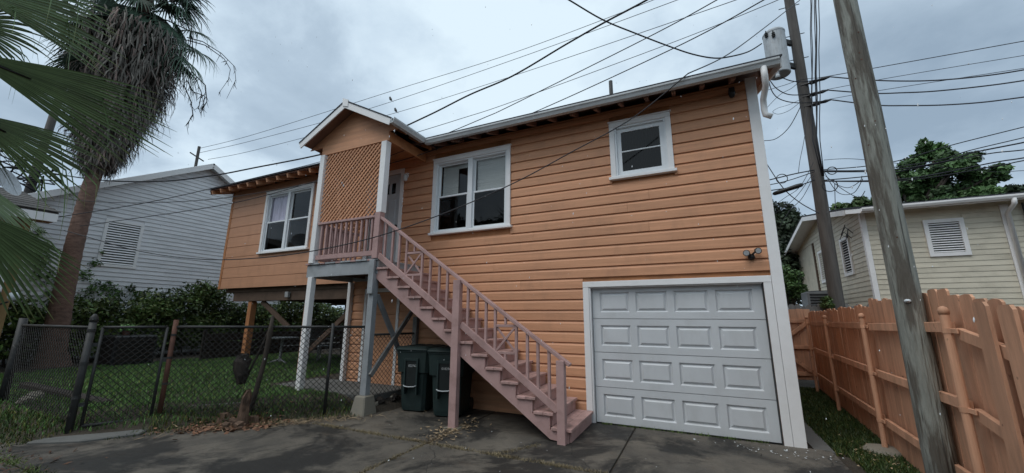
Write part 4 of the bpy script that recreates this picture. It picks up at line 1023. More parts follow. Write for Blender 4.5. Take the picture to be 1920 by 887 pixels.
cable('service_cable', 'thin black cable crossing the porch header and the lattice top corner', pxs([(110, 407), (300, 375), (480, 333), (605, 302), (730, 264), (866, 222), (960, 191), (1255, 82), (1440, 8), (1486, -14)], 15, 12.6), .011, M_cable, 'black cables over the driveway')
cable('service_cable', 'black cable slanting over the middle of the lattice and above the gutter', pxs([(150, 424), (207, 416), (430, 382), (597, 338), (715, 298), (797, 267), (905, 222), (960, 197), (1211, 72), (1344, 0), (1420, -45)], 14, 5.4), .008, M_cable, 'black cables over the driveway')
cable('service_cable', 'black cable nearest the eave, over the lower lattice and dipping by the big window', pxs([(120, 372), (175, 378), (288, 380), (430, 370), (599, 340), (726, 308), (805, 284), (977, 221), (1260, 92), (1432, 0), (1480, -30)], 15, 5.2), .008, M_cable, 'black cables over the driveway')
clip_ = V((-.92, EY - .13, EZ + .03))
cable('service_drop', 'long black drop cable sagging across the orange wall, big window and porch rail', [at(120, 432, 13.2), at(163, 444, 12.6), at(262, 471, 11), at(375, 486, 9.6), at(480, 484, 8.4), at(590, 470, 7.5), at(705, 444, 6.8), at(830, 401, 6.3), at(960, 345, 6.0), at(1070, 286, 5.9), at(1185, 222, 5.9), clip_], .009, M_cable, 'black cables over the driveway')
cable('service_drop', 'black cable running up from the gutter clip to the transformer pole', [clip_, at(1365, 102, 7.5), at(1440, 47, 9.8), at(1500, 0, 12.7)], .011, M_cable, 'black cables over the driveway')
cable('service_cable', 'thick black cable looping down from the top of the picture to the transformer', pxs([(1020, -28), (1067, 0), (1130, 37), (1190, 62), (1255, 87), (1300, 102), (1340, 109), (1370, 106), (1403, 97), (1428, 82)], 7.5, 12.4), .019, M_cable, 'black cables over the driveway')
# lines leaving the pole to the right
GR = 'power lines to the right of the transformer pole'
for lab, pts, r in (('highest thin line to the right of the bare pole', [(1530, 147), (1626, 130), (1760, 106), (1920, 77), (2100, 45)], .010),
                    ('faint second line below the highest one at right', [(1550, 168), (1645, 150), (1780, 127), (1920, 104), (2100, 75)], .007),
                    ('uppermost heavy line at right, meeting the top insulator', [(1556, 144), (1630, 150), (1700, 152), (1765, 150), (1840, 143), (1920, 131), (2100, 98)], .016),
                    ('faint line merging with the uppermost heavy line at right', [(1555, 186), (1635, 172), (1750, 154), (1920, 128), (2100, 100)], .007),
                    ('middle heavy line at right, meeting the middle insulator', [(1552, 169), (1635, 175), (1690, 174), (1752, 171), (1840, 162), (1920, 151), (2100, 122)], .016),
                    ('lowest heavy line at right, meeting the bottom insulator', [(1558, 187), (1641, 197), (1700, 198), (1765, 197), (1840, 192), (1920, 182), (2100, 158)], .016)):
    cable('power_line', lab, pxs(pts, 12.9, 15), r, M_wire, GR)
GC = 'cables passing the broadleaf tree'
for lab, pts, r in (('upper black cable from the pole over the cream roof, topmost beside the tree', [(1545, 318), (1620, 312), (1690, 300), (1781, 273), (1920, 238), (2080, 198)], .012),
                    ('cable through the tree crown, second from the top at the picture edge', [(1545, 320), (1640, 318), (1760, 300), (1815, 283), (1920, 258), (2080, 220)], .012),
                    ('thick cable through the tree crown, third from the top at the edge', [(1545, 322), (1660, 320), (1770, 303), (1821, 287), (1920, 267), (2080, 234)], .018),
                    ('cable right of the tree just below the thick one', [(1545, 338), (1660, 326), (1837, 291), (1920, 281), (2080, 262)], .014),
                    ('pair of cables leaving the tree at mid height, the upper', [(1545, 340), (1700, 335), (1862, 305), (1920, 296), (2080, 270)], .016),
                    ('pair of cables leaving the tree at mid height, the lower', [(1545, 340), (1700, 338), (1865, 312), (1920, 301), (2080, 272)], .014),
                    ('thin level wire right of the tree, lowest of all', [(1545, 300), (1600, 298), (1700, 308), (1860, 322), (1920, 320), (2080, 316)], .007)):
    cable('cable', lab, pxs(pts, 12.9, 16), r, M_cable, GC)
# bundle to the left of the pole, splice case, loops and drops
GL = 'cables bunched left of the transformer pole'
for lab, pts, r in (('upper bunched cable running left from the pole behind the white corner board', [(1527, 319), (1490, 326), (1440, 338), (1380, 352)], .016),
                    ('second bunched cable left of the pole, crossing a small coil', [(1527, 322), (1480, 338), (1440, 347), (1380, 356)], .012),
                    ('lower bunched cable left of the pole holding the splice case', [(1527, 338), (1490, 350), (1440, 358), (1380, 368)], .014),
                    ('black drop from the corner board down to the cream house eave', [(1438, 308), (1468, 352), (1500, 380), (1536, 400)], .012),
                    ('steep thin drop left of the pole, ending behind the corner board', [(1525, 305), (1500, 350), (1470, 372), (1435, 398)], .007),
                    ('thin drop beside the splice case', [(1524, 326), (1490, 372), (1450, 402), (1420, 420)], .007),
                    ('thin drop closest to the pole on its left', [(1526, 330), (1505, 370), (1480, 396), (1462, 425)], .007),
                    ('slack wire hanging from high on the pole down its left side', [(1515, 205), (1508, 260), (1500, 300), (1497, 324)], .007),
                    ('slack wire from the corner board up towards the insulators', [(1432, 264), (1455, 260), (1480, 238), (1502, 198)], .010)):
    cable('cable', lab, pxs(pts, 12.8, 12.0), r, M_cable, GL)
sp = at(1477, 355, 12.4); d_ = (at(1494, 350, 12.4) - at(1460, 361, 12.4)).normalized()
mb = MB(); mb.tube([sp - d_ * .36, sp - d_ * .32, sp - d_ * .2, sp, sp + d_ * .2, sp + d_ * .32, sp + d_ * .36], [.015, .05, .06, .055, .062, .05, .015], 10)
tag(mb.build('splice_case', M_black, None, smooth=True), 'black cable splice case hanging left of the dark pole', 'cable box')
GT = 'drip loops under the transformer'
for lab, pts, r in (('upper drip loop from the transformer to the top insulator', [(1465, 145), (1485, 152), (1510, 153), (1540, 148), (1556, 144)], .013),
                    ('middle drip loop under the transformer', [(1440, 145), (1455, 165), (1478, 177), (1510, 177), (1552, 170)], .013),
                    ('lowest drip loop under the transformer', [(1439, 143), (1448, 172), (1465, 187), (1500, 193), (1558, 188)], .013),
                    ('thin wire slanting from the gutter end up to the pole', [(1436, 170), (1470, 160), (1500, 150), (1530, 146)], .007),
                    ('curled loose wire left of the pole below the insulators', [(1502, 190), (1480, 207), (1460, 214), (1449, 210), (1458, 203), (1480, 196), (1502, 186)], .006),
                    ('thin loose wire zigzagging under the transformer', [(1438, 202), (1462, 178), (1485, 165), (1502, 150)], .007)):
    cable('jumper_wire', lab, pxs(pts, 12.5, 12.8), r, M_cable, GT)
for i, (x0_, x1_) in enumerate(((1519, 1524), (1522, 1524), (1527, 1531), (1530, 1532), (1535, 1538))):
    mb = MB(); pts = [at(x0_ + (x1_ - x0_) * k / 8 + math.sin(k * 2.1 + i) * 1.0, -30 + k * 42, 12.75) for k in range(8)] + [at(1541 + i, 330, 12.8)]
    mb.tube(pts, .011 if i != 3 else .016, 6); mb.build('riser_cable', M_cable, pole2, smooth=True)
for i, (x_, y_, rr) in enumerate(((1466, 335, .13), (1556, 348, .16), (1560, 320, .10))):
    c_ = at(x_, y_, 12.6); mb = MB(); mb.tube([c_ + V((math.cos(a) * rr, 0, math.sin(a) * rr)) for a in np.linspace(0, 6.2, 20)], .012, 6)
    tag(mb.build('cable_coil', M_cable, None, smooth=True), ['small cable coil left of the dark pole', 'larger cable coil just right of the dark pole, the lower of two', 'small cable coil just right of the dark pole, the upper of two'][i], 'cable coil', 'coils of spare cable by the pole')
for i, (pts) in enumerate(([(1545, 322), (1570, 360), (1600, 362), (1618, 335)], [(1548, 330), (1580, 355), (1610, 370), (1622, 358)], [(1565, 345), (1590, 352), (1612, 340), (1616, 330)], [(1565, 345), (1566, 380), (1567, 396)])):
    cable('loose_wire', ['slack wire looping between the two poles, the left one', 'slack wire between the two poles, the lowest sag', 'short slack wire touching the bare pole', 'thin wire hanging down to the cream roof edge'][i], pxs(pts, 12.7, 12.2), .008, M_cable, 'slack wires between the two poles')
fp = thing('utility_pole', 'far wooden pole top just above the grey house ridge', 'utility pole', (FP.x, FP.y, 0))
mb = MB(); mb.tube([V((FP.x, FP.y, 0)), V((FP.x, FP.y, FP.z + .35))], .085, 10); mb.build('shaft', M_pole2, fp)
mb = MB(); mb.bar(V((FP.x, FP.y - .45, FP.z - .25)), V((FP.x, FP.y + .4, FP.z - .55)), .06, .06); mb.build('crossarm', M_pole2, fp)
GB = 'small birds on the power lines'
def bird(p, lab):
    t_ = thing('bird', lab, 'bird', p, GB)
    mb = MB(); mb.tube([p + V((.10, 0, .02)), p + V((.05, 0, .06)), p + V((0, 0, .13)), p + V((-.03, 0, .20)), p + V((-.05, 0, .24)), p + V((-.07, 0, .25))], [.012, .04, .065, .05, .045, .015], 8); mb.build('body', M_black, t_, smooth=True)
    mb = MB(); mb.bar(p + V((.06, 0, .05)), p + V((.17, 0, -.05)), .05, .012); mb.build('tail', M_black, t_)
    mb = MB(); mb.tube([p + V((-.07, 0, .25)), p + V((-.11, 0, .245))], [.014, .002], 5); mb.build('beak', M_black, t_)
bird(at(732, 190.5, 17.6), 'small dark bird perched on the second power line from the top')
bird(at(741.5, 211.5, 17.6), 'small dark bird perched on the third power line from the top')

# ------------------------------------------------------------------ cream house on the right
cream = thing('cream_house', 'cream clapboard house with louvred shutters behind the orange fence', 'house', (6.5, 10, 0))
CX, CY = 3.03, 6.35
mb = MB(); mb.box(CX + .02, 14, CY + .02, CY + 7.2, -.05, 4.42)
mb.prism([(CY + .02, 4.42), (CY + 7.2, 4.42), (CY + 3.6, 5.12)], 0, CX + .02, 14); mb.build('wall', M_cream, cream)
def lap2(mat, parent, a, b_, z, pitch, th, axis, face, sgn=-1):
    """clapboard on a wall of fixed x (axis 1) or fixed y (axis 0)"""
    pr = [(0, z), (sgn * th, z), (sgn * .004, z + pitch - .002), (0, z + pitch - .002)]
    mb = MB()
    mb.prism([(face + p, zz) for p, zz in pr], axis, a, b_)
    return mb.build('siding_board', mat, parent)
z = .45
SH = (4.2, 4.93, 3.14, 4.06)
while z < 4.30:
    p = .128
    for a, b_ in ([(CX + .1, SH[0]), (SH[1], 5.58), (5.74, 9)] if SH[2] - p < z < SH[3] else [(CX + .1, 5.58), (5.74, 9)]): lap2(M_cream, cream, a, b_, z, p, .016, 0, CY + .018)
    yA, yB = CY + .03, CY + 4.6
    segs = [(yA, yA + 1.05), (yA + 1.8, yB)] if 2.85 < z < 4.0 else [(yA, yB)]
    for a, b_ in segs: lap2(M_cream, cream, a, b_, z, p, .016, 1, CX + .018)
    z += p
while z < 5.05:
    hw = (5.12 - z) / .7 * 3.6
    a, b_ = max(CY + .03, CY + 3.6 - hw), CY + 3.6 + hw
    lap2(M_cream, cream, a, b_, z, .128, .016, 1, CX + .018); z += .128
mb = MB(); mb.box(CX - .012, CX + .09, CY - .012, CY + .04, .1, 4.38); mb.box(CX - .012, CX + .02, CY + .04, CY + .1, .1, 4.38); mb.build('corner_board', M_white, cream)
piece('corner_board', M_white, cream, 5.585, 5.735, CY - .012, CY + .03, .1, 4.3)
def shutter(parent, axis, face, a0, a1, z0, z1, n, sgn=-1, fill=.36):
    def bx(u0, u1, d0, d1, zz0, zz1):
        lo, hi = sorted((face + sgn * d0, face + sgn * d1)); mb.box(*((u0, u1, lo, hi) if axis == 0 else (lo, hi, u0, u1)), zz0, zz1)
    mb = MB(); fw_ = .085
    bx(a0, a1, 0, .05, z1 - fw_, z1); bx(a0, a1, 0, .05, z0, z0 + fw_); bx(a0, a0 + fw_, 0, .048, z0 + fw_, z1 - fw_); bx(a1 - fw_, a1, 0, .048, z0 + fw_, z1 - fw_)
    fr = mb.build('louvred_shutter', M_white, parent)
    mb = MB(); bx(a0 + fw_, a1 - fw_, 0, .004, z0 + fw_, z1 - fw_); mb.build('backing', M_dark_in, fr)
    for i in range(n):
        zc = z0 + fw_ + (z1 - z0 - 2 * fw_) * (i + .5) / n; hh = (z1 - z0 - 2 * fw_) / n * fill
        if axis == 0: vs = [(u, face + sgn * d, zz) for u in (a0 + fw_, a1 - fw_) for d, zz in ((.008, zc + hh * .75), (.044, zc - hh * .75), (.040, zc - hh), (.004, zc + hh * .5))]
        else: vs = [(face + sgn * d, u, zz) for u in (a0 + fw_, a1 - fw_) for d, zz in ((.008, zc + hh * .75), (.044, zc - hh * .75), (.040, zc - hh), (.004, zc + hh * .5))]
        m2 = MB(); m2.add(vs, [(0, 1, 5, 4), (1, 2, 6, 5), (2, 3, 7, 6), (3, 0, 4, 7), (0, 3, 2, 1), (4, 5, 6, 7)]); m2.build('louvre_slat', M_white, fr)
    return fr
shutter(cream, 0, CY + .02, *SH, 13)
shutter(cream, 1, CX + .02, CY + 1.09, CY + 1.82, 2.88, 4.0, 13, fill=.25)
shutter(cream, 1, CX + .02, CY + 3.5, CY + 4.2, 2.88, 4.0, 13, fill=.25)
cz = lambda y: 4.40 + (.195) * (y - (CY - .38)) if y < CY + 3.6 else 4.40 + .195 * (CY + 3.6 - CY + .38) - .195 * (y - CY - 3.6)
mb = MB(); yA, yM, yB = CY - .38, CY + 3.6, CY + 7.6
mb.prism([(yA, 4.38), (yA, 4.42), (yM, cz(yM) + .02), (yB, 4.42), (yB, 4.38), (yM, cz(yM) - .02)], 0, CX - .42, 14.3); mb.build('roof_deck', M_white, cream)
mb = MB(); mb.prism([(yA - .03, 4.425), (yA - .03, 4.47), (yM, cz(yM) + .07), (yB, 4.47), (yB, 4.425), (yM, cz(yM) + .025)], 0, CX - .45, 14.3); mb.build('shingles', M_shingle, cream)
mb = MB(); mb.bar((CX - .435, yA, 4.35), (CX - .435, yM, cz(yM) - .05), .025, .14); mb.build('rake_board', M_white, cream)
mb = MB(); mb.bar((CX - .435, yM, cz(yM) - .05), (CX - .435, yB, 4.35), .025, .14); mb.build('rake_board', M_white, cream)
piece('fascia', M_white, cream, CX - .42, 14.2, yA - .02, yA - .001, 4.30, 4.42)
mb = MB(); mb.prism([(yA - .022, 4.42), (yA - .022, 4.33), (yA - .09, 4.33), (yA - .12, 4.38), (yA - .12, 4.42), (yA - .11, 4.42), (yA - .085, 4.34), (yA - .03, 4.34), (yA - .03, 4.42)], 0, CX - .1, 14.2); mb.build('gutter', M_white, cream)
for i in range(18): beam('rafter_tail', M_cream, cream, (CX + .15 + i * .6, yA + .02, 4.335), (CX + .15 + i * .6, CY, 4.40), .045, .085)
mb = MB(); mb.tube([(5.62, yA - .06, 4.34), (5.62, yA - .05, 4.22), (5.66, CY - .08, 4.08), (5.66, CY - .07, 1.0)], .045, 10); mb.build('downspout', M_white, cream, smooth=True)
mb = MB(); mb.tube([(5.95, CY - .04, .5), (5.95, CY - .04, 4.3)], .02, 8); mb.build('conduit', M_grey_metal, cream)
mb = MB(); mb.tube([(6.08, CY - .04, .5), (6.08, CY - .04, 4.3)], .016, 8); mb.build('conduit', M_grey_metal, cream)
mb = MB(); mb.box(CX + .05, CX + .35, CY + 4.8, CY + 6.6, 1.8, 3.9); mb.build('porch_shade_box', M_dark_in, cream)  # solid near-black box: its colour stands for the shade inside the porch
mb = MB(); mb.box(CX - .03, CX + .05, CY + 4.62, CY + 4.74, .2, 4.4); mb.build('porch_post', M_rail_dark, cream)
mb = MB(); pts = [V((CX - .05, CY + 1.0, 4.3)), V((CX - .12, CY + 1.2, 4.05)), V((CX - .08, CY + .9, 3.9)), V((CX - .12, CY + .6, 4.1)), V((CX - .06, CY + .5, 3.95)), V((CX - .1, CY + .85, 4.2)), V((CX - .05, CY + 1.3, 4.15))]
mb.tube(pts, .010, 6); mb.tube([p + V((-.02, .1, -.12)) for p in pts], .008, 6); mb.build('wire_tangle', M_cable, cream)
ac = thing('air_conditioner', 'grey air conditioner on a stand beside the dark pole', 'air conditioner', (2.4, 8.6, 0))
mb = MB(); mb.box(2.02, 2.72, 8.2, 9.0, 1.85, 2.46); bd = mb.build('body', M_ac, ac, bevel=.02)
for i in range(6): piece('grille_slat', M_black, bd, 2.08, 2.66, 8.185, 8.199, 1.92 + i * .085, 1.96 + i * .085, 0)
mb = MB(); mb.lathe([(.30, 0), (.30, .03), (.05, .05)], (2.37, 8.6, 2.46), 18); mb.build('fan_guard', M_black, bd)
for x_, y_ in ((2.07, 8.25), (2.67, 8.25), (2.07, 8.95), (2.67, 8.95)): piece('stand_leg', M_grey_wood, ac, x_ - .045, x_ + .045, y_ - .045, y_ + .045, -.05, 1.849)

# ------------------------------------------------------------------ grey-white house on the left
lh = thing('grey_house', 'pale grey gabled house with horizontal siding behind the hedge', 'house', (-23, 1.75, 0))
LX = -19.0; LYM, LHZ, LAP = 1.75, 5.15, 7.70; LH = 4.30
lsl = (LAP - LHZ) / (LH + .0)
mb = MB(); mb.box(LX - 9, LX - .01, LYM - LH, LYM + LH, -.05, LHZ); mb.prism([(LYM - LH, LHZ), (LYM + LH, LHZ), (LYM, LAP - .05)], 0, LX - 9, LX - .01); mb.build('wall', M_siding_l, lh)
LSH = (-.92, .10, 3.24, 4.86)
z = .3; P_ = .146
while z < LAP - .15:
    hw = LH if z < LHZ - .05 else (LAP - z - P_) / lsl
    a, b_ = LYM - hw, LYM + hw
    segs = [(a, LSH[0]), (LSH[1], b_)] if LSH[2] - P_ * .8 < z < LSH[3] - .02 else [(a, b_)]
    for a, b_ in segs:
        if b_ - a > .1: lap2(M_siding_l, lh, a, b_, z, P_, .030, 1, LX, 1)
    z += P_
fr = shutter(lh, 1, LX, *LSH, 17, 1)
piece('corner_board', M_white, lh, LX - .05, LX + .03, LYM - LH - .02, LYM - LH + .12, .1, LHZ)
piece('corner_board', M_white, lh, LX - .05, LX + .03, LYM + LH - .12, LYM + LH + .02, .1, LHZ)
for s_ in (-1, 1):
    ye = LYM + s_ * (LH + .45); ze = LAP - lsl * (LH + .45)
    mb = MB(); mb.prism([(LYM, LAP + .03), (ye, ze + .03), (ye, ze + .10), (LYM, LAP + .10)], 0, LX - 9.2, LX + .38); mb.build('shingles', M_shingle, lh)
    mb = MB(); mb.prism([(LYM, LAP - .03), (ye, ze - .03), (ye, ze + .028), (LYM, LAP + .028)], 0, LX - 9.2, LX + .36); mb.build('soffit', M_siding_l, lh)
    beam('rake_board', M_white, lh, (LX + .375, LYM, LAP - .01), (LX + .375, ye, ze - .01), .03, .20)
mb = MB(); mb.box(LX - 8, LX - .3, LYM - LH - .05, LYM - LH + .01, 3.9, LHZ - .1); mb.build('porch_shade_box', M_dark_in, lh)  # near-black panel on the wall: recess shade put into its colour

# near-left outbuilding: low shingled roof, white fascia
nb = thing('shingled_outbuilding', 'low outbuilding with grey shingled roof and white fascia at far left', 'building', (-17, -7, 0))
NX, NY = -15.0, -3.0
mb = MB(); mb.box(-20, NX - .35, -12, NY - .3, -.05, 3.85); mb.build('wall', M_yel_wood, nb)
mb = MB(); mb.prism([(NX, 4.0), (NX, 4.06), (-18.2, 5.05), (-21.4, 4.06), (-21.4, 4.0), (-18.2, 4.98)], 1, -12.3, NY)
mb.build('roof_deck', M_shingle_g, nb)
for i in range(8):
    x0_ = NX + .04 - i * .4; z0_ = 4.065 + .3094 * (NX - x0_) - .0; 
    mb = MB(); mb.prism([(x0_, z0_ + .012), (x0_, z0_ + .030), (x0_ - .42, z0_ + .135 + .012), (x0_ - .42, z0_ + .135)], 1, -12.3, NY + .02); mb.build('shingle_course', M_shingle_g, nb)
piece('fascia', M_white, nb, NX - .02, NX + .015, -12.3, NY, 3.82, 4.02)
piece('soffit', M_orange_d, nb, NX - .4, NX - .02, -12.2, NY - .02, 3.83, 3.86)
piece('corner_post', M_brownfascia, nb, NX - .36, NX - .22, NY - .62, NY - .48, -.05, 3.83)
piece('post_trim', M_white, nb, NX - .22, NX - .17, NY - .60, NY - .50, -.05, 3.0)
gl = thing('globe_lamp', 'white globe lamp beside the outbuilding post at far left', 'lamp', (-14.95, -3.35, 2.0))
mb = MB(); c_ = on(26, 556, 0, -14.95)
mb.lathe([(.02, -.10), (.065, -.085), (.095, -.03), (.10, .02), (.075, .075), (.03, .10), (.0, .103)], c_, 16); mb.build('globe', M_globe, gl, smooth=True)
mb = MB(); mb.tube([c_ + V((-.05, -.05, -.12)), c_ + V((-.16, -.18, -.2))], .02, 8); mb.build('bracket', M_grey_metal, gl)
ds = thing('satellite_dish', 'grey satellite dish on the outbuilding roof', 'satellite dish', (-15.6, -4.25, 4.3))
c_ = on(6, 343, 0, -15.6); ax_ = V((.75, .75, .45)).normalized(); sA = ax_.cross(V((0, 0, 1))).normalized(); sB = sA.cross(ax_)
mb = MB(); vs = []; 
for r_ in (0, .12, .24, .34):
    for j in range(18): vs.append(c_ + (sA * math.cos(j * .349) + sB * math.sin(j * .349)) * r_ + ax_ * (r_ * r_ * .9))
mb.add(vs, [(i * 18 + j, i * 18 + (j + 1) % 18, i * 18 + 18 + (j + 1) % 18, i * 18 + 18 + j) for i in range(3) for j in range(18)])
mb.build('dish', M_trans, ds, smooth=True, fix=False)
mb = MB(); mb.tube([c_ - ax_ * .02, c_ - ax_ * .15 - V((0, 0, .1)), c_ - ax_ * .15 - V((0, 0, .45))], .025, 8); mb.build('mast', M_grey_metal, ds)
lp = at(52, 330, 20.5)
lpole = thing('utility_pole', 'leaning grey utility pole wrapped in cables behind the outbuilding', 'utility pole', (lp.x, lp.y, 0))
mb = MB(); mb.tube([V((lp.x, lp.y, 0)), V((lp.x + .1, lp.y + .25, 12.5))], [.15, .09], 12); mb.build('shaft', M_pole2, lpole, smooth=True)
rg = random.Random(5)
for i in range(9):
    c_ = at(50 + rg.uniform(-22, 25), 318 + rg.uniform(-22, 22), 20.2); mb = MB(); pts = [c_ + V((rg.uniform(-.5, .5), rg.uniform(-.7, .7), rg.uniform(-.35, .35))) for k in range(5)]
    out = []
    for k in range(4):
        for q in range(6): out.append(pts[k].lerp(pts[k + 1], q / 6))
    mb.tube(out, .022, 6); mb.build('cable_loop', M_cable, lpole, smooth=True)
c_ = at(18, 318, 20.3); mb = MB(); mb.tube([c_ + V((0, math.cos(a) * .28, math.sin(a) * .28)) for a in np.linspace(0, 6.2, 18)], .022, 6); mb.build('cable_loop', M_cable, lpole)

# ------------------------------------------------------------------ vegetation
# tall palm with a skirt of dead fronds
PB = V((-17.1, -1.9, YZ - .05))
path = [PB, at(98, 660, 16.6), at(117, 560, 16.6), at(137, 470, 16.7), at(152, 410, 16.8), at(166, 360, 16.8), at(192, 280, 16.9), at(225, 160, 17.0), at(262, 40, 17.0), at(285, -40, 17.0)]
palm = thing('palm_tree', 'tall fan palm with a thick shaggy skirt of dead fronds at left', 'palm tree', PB)
mb = MB(); pts = []; rs = []
R_ = [.42, .28, .22, .20, .19, .18, .175, .175, .18, .18]
for i in range(len(path) - 1):
    for k in range(8): pts.append(path[i].lerp(path[i + 1], k / 8)); rs.append((R_[i] + (R_[i + 1] - R_[i]) * k / 8) * (1 + .05 * ((k % 2) - .5)))
pts.append(path[-1]); rs.append(.2)
mb.tube(pts, rs, 18); mb.build('trunk', M_bark, palm, smooth=True)
def along(t_):
    x_ = t_ * (len(path) - 1); i = min(int(x_), len(path) - 2); return path[i].lerp(path[i + 1], x_ - i)
rg = np.random.default_rng(3)
vs, fs, ts = [], [], []; nv = 0
for i in range(7000):
    tt = rg.uniform(0, 1) ** .9; h = .615 + .25 * tt; c_ = np.array(along(h)); a = rg.uniform(0, 6.283)
    R0 = .22 + 1.32 * min(1, (tt / .72) ** .95) * rg.uniform(.25, 1.0) ** .6; d = np.array([math.cos(a), math.sin(a), 0.])
    ln = rg.uniform(.22, .8) * (.6 + .5 * min(1, tt * 2)); wd = rg.uniform(.008, .024)
    sdv = np.array([-math.sin(a), math.cos(a), 0]) * wd
    p0 = c_ + d * R0 * .55 + np.array([0, 0, .28]); p1 = c_ + d * R0 * .92 + np.array([0, 0, .05]); p2 = p1 + d * rg.uniform(-.16, .2) + sdv / wd * rg.normal() * .04 + np.array([rg.normal() * .05, rg.normal() * .05, -ln * .55]); p3 = p2 + np.array([rg.normal() * .05, rg.normal() * .05, -ln * .45])
    for p, k in ((p0, .6), (p1, 1.), (p2, .9), (p3, .15)): vs += [p - sdv * k, p + sdv * k]
    for k in range(3): fs.append((nv + 2 * k, nv + 2 * k + 1, nv + 2 * k + 3, nv + 2 * k + 2))
    tn = rg.uniform(.45, 1.45); br = rg.random()
    ts += [np.array([tn * (1.25 if br < .25 else 1), tn, tn * .95])] * 8; nv += 8
rawmesh('dead_frond_skirt', np.array(vs), np.array(fs), M_deadfrond, palm, np.array(ts))

def fan_frond(name, hub, dirv, lat, L, parent, mat, nseg=34, spread=1.75, droop=.35, split=.5, wfac=1., seed=0, pet=None, tonebase=1., tip=(1.9, 1.25, 1.1), mat2=None, curl=.25):
    """fan leaf: pleated blade that splits into drooping ribbons"""
    rg = np.random.default_rng(seed); hub = np.array(hub, float); dirv = np.array(V(dirv).normalized()); lat = V(lat); lat = lat - V(dirv) * lat.dot(V(dirv)); lat = np.array(lat.normalized())
    nrm = np.cross(dirv, lat); nrm /= np.linalg.norm(nrm)
    if nrm[2] < 0: nrm = -nrm
    vs, fs, ts = [], [], []; nv = 0; K = 9
    dth = 2 * spread / nseg
    for s in range(nseg):
        th = -spread + dth * (s + .5); ll = L * (1 - .22 * (abs(th) / spread) ** 1.5) * rg.uniform(.9, 1.05)
        dr = droop * rg.uniform(.6, 1.5) * ll; tn = tonebase * rg.uniform(.75, 1.3); kink = rg.uniform(.62, .85) if rg.random() < .3 else 2
        cdir = math.cos(th) * dirv + math.sin(th) * lat; side = -math.sin(th) * dirv + math.cos(th) * lat
        for k in range(K):
            u = k / (K - 1); r = ll * u
            hwid = r * math.tan(dth / 2) * 1.02 if u <= split else max(.0012, split * ll * math.tan(dth / 2) * (1 - (u - split) / (1 - split)) ** .75)
            hwid *= wfac; fold = hwid * .55
            dz = -dr * max(0, u - .35) ** 2 * 1.6
            if u > kink: dz -= (u - kink) * ll * 1.5
            c0 = hub + cdir * r * (1 - (.75 * (u - kink) if u > kink else 0)) + nrm * (-curl * L * (math.sin(th)) ** 2 * u * .5) + np.array([0, 0, dz])
            if u > kink: dz -= .0
            col = tn * (1.7 if u > kink else 1.) * np.array(tip if (u > .9 and rg.random() < .8) else (1, 1, 1), float) * (1 + .25 * (u > .75))
            vs += [c0 - side * hwid, c0 + nrm * fold, c0 + side * hwid]; ts += [col] * 3
        for k in range(K - 1):
            b0 = nv + 3 * k; fs += [(b0, b0 + 1, b0 + 4, b0 + 3), (b0 + 1, b0 + 2, b0 + 5, b0 + 4)]
        nv += 3 * K
    o = rawmesh(name, np.array(vs), np.array(fs), mat, parent, np.array(ts), kind=None, smooth=False)
    if pet is not None:
        mb = MB(); p = V(pet); q = V(hub.tolist()); mb.tube([p, p.lerp(q, .5) + V((0, 0, .12 * (q - p).length)), q, q + V(dirv.tolist()) * L * .25], [.03, .024, .018, .006], 7); mb.build('leaf_stalk', mat, o, smooth=True)
    return o
top = path[-1]
for i in range(26):
    a = i * 2.399; el = [.9, .55, .25, -.05, -.35, -.65][i % 6]; rr = random.uniform(.75, 1.1)
    d = V((math.cos(a) * math.cos(el), math.sin(a) * math.cos(el), math.sin(el)))
    hub = top + V((0, 0, -.2 - .12 * (i % 6))) + d * rr
    fan_frond('frond', hub, d + V((0, 0, -.25)), d.cross(V((0, 0, 1))), random.uniform(.9, 1.15), palm, M_frond_far, 22, 1.5, .5, .5, seed=i, pet=top + V((0, 0, -.3)), tip=(1.4, 1.2, 1.1))
for i, (x_, y_, dx, dz) in enumerate(((350, 85, .8, -.5), (300, 40, .6, -.3), (375, 100, .9, -.6), (330, 20, .9, -.2), (250, 60, .2, -.6), (150, 60, -.7, -.4), (120, 120, -.7, -.8), (340, 130, .5, -1.), (280, 110, .1, -1), (200, 20, -.4, -.5), (240, -5, -.1, -.6), (345, -5, .8, .0), (170, 30, -.8, -.2), (140, 80, -.9, -.5), (190, 70, -.5, -.9), (210, 50, -.3, -.3), (120, 30, -.9, .1), (160, 0, -.6, .2), (320, 60, .4, -.8), (270, 60, .2, -.9), (230, 90, -.2, -1), (300, 90, .4, -1), (335, 110, .8, -.7), (200, 110, -.6, -.9), (260, 30, .3, -.5), (310, 5, .5, -.1), (370, 60, .9, -.3), (355, 120, .9, -.9))):
    hub = at(x_, y_, 16.2 + .3 * (i % 3)); d = rt * dx + V((0, 0, dz)) - V((fw.x, fw.y, 0)) * .25
    fan_frond('frond', hub - d.normalized() * .4, d, rt.cross(d) + V((.2, .3, .1)) if i % 2 else V((fw.x, fw.y, .5)), 1.05, palm, M_frond_far, 24, 1.35, .6, .45, seed=60 + i, pet=along(.9), tip=(1.3, 1.2, 1.1))
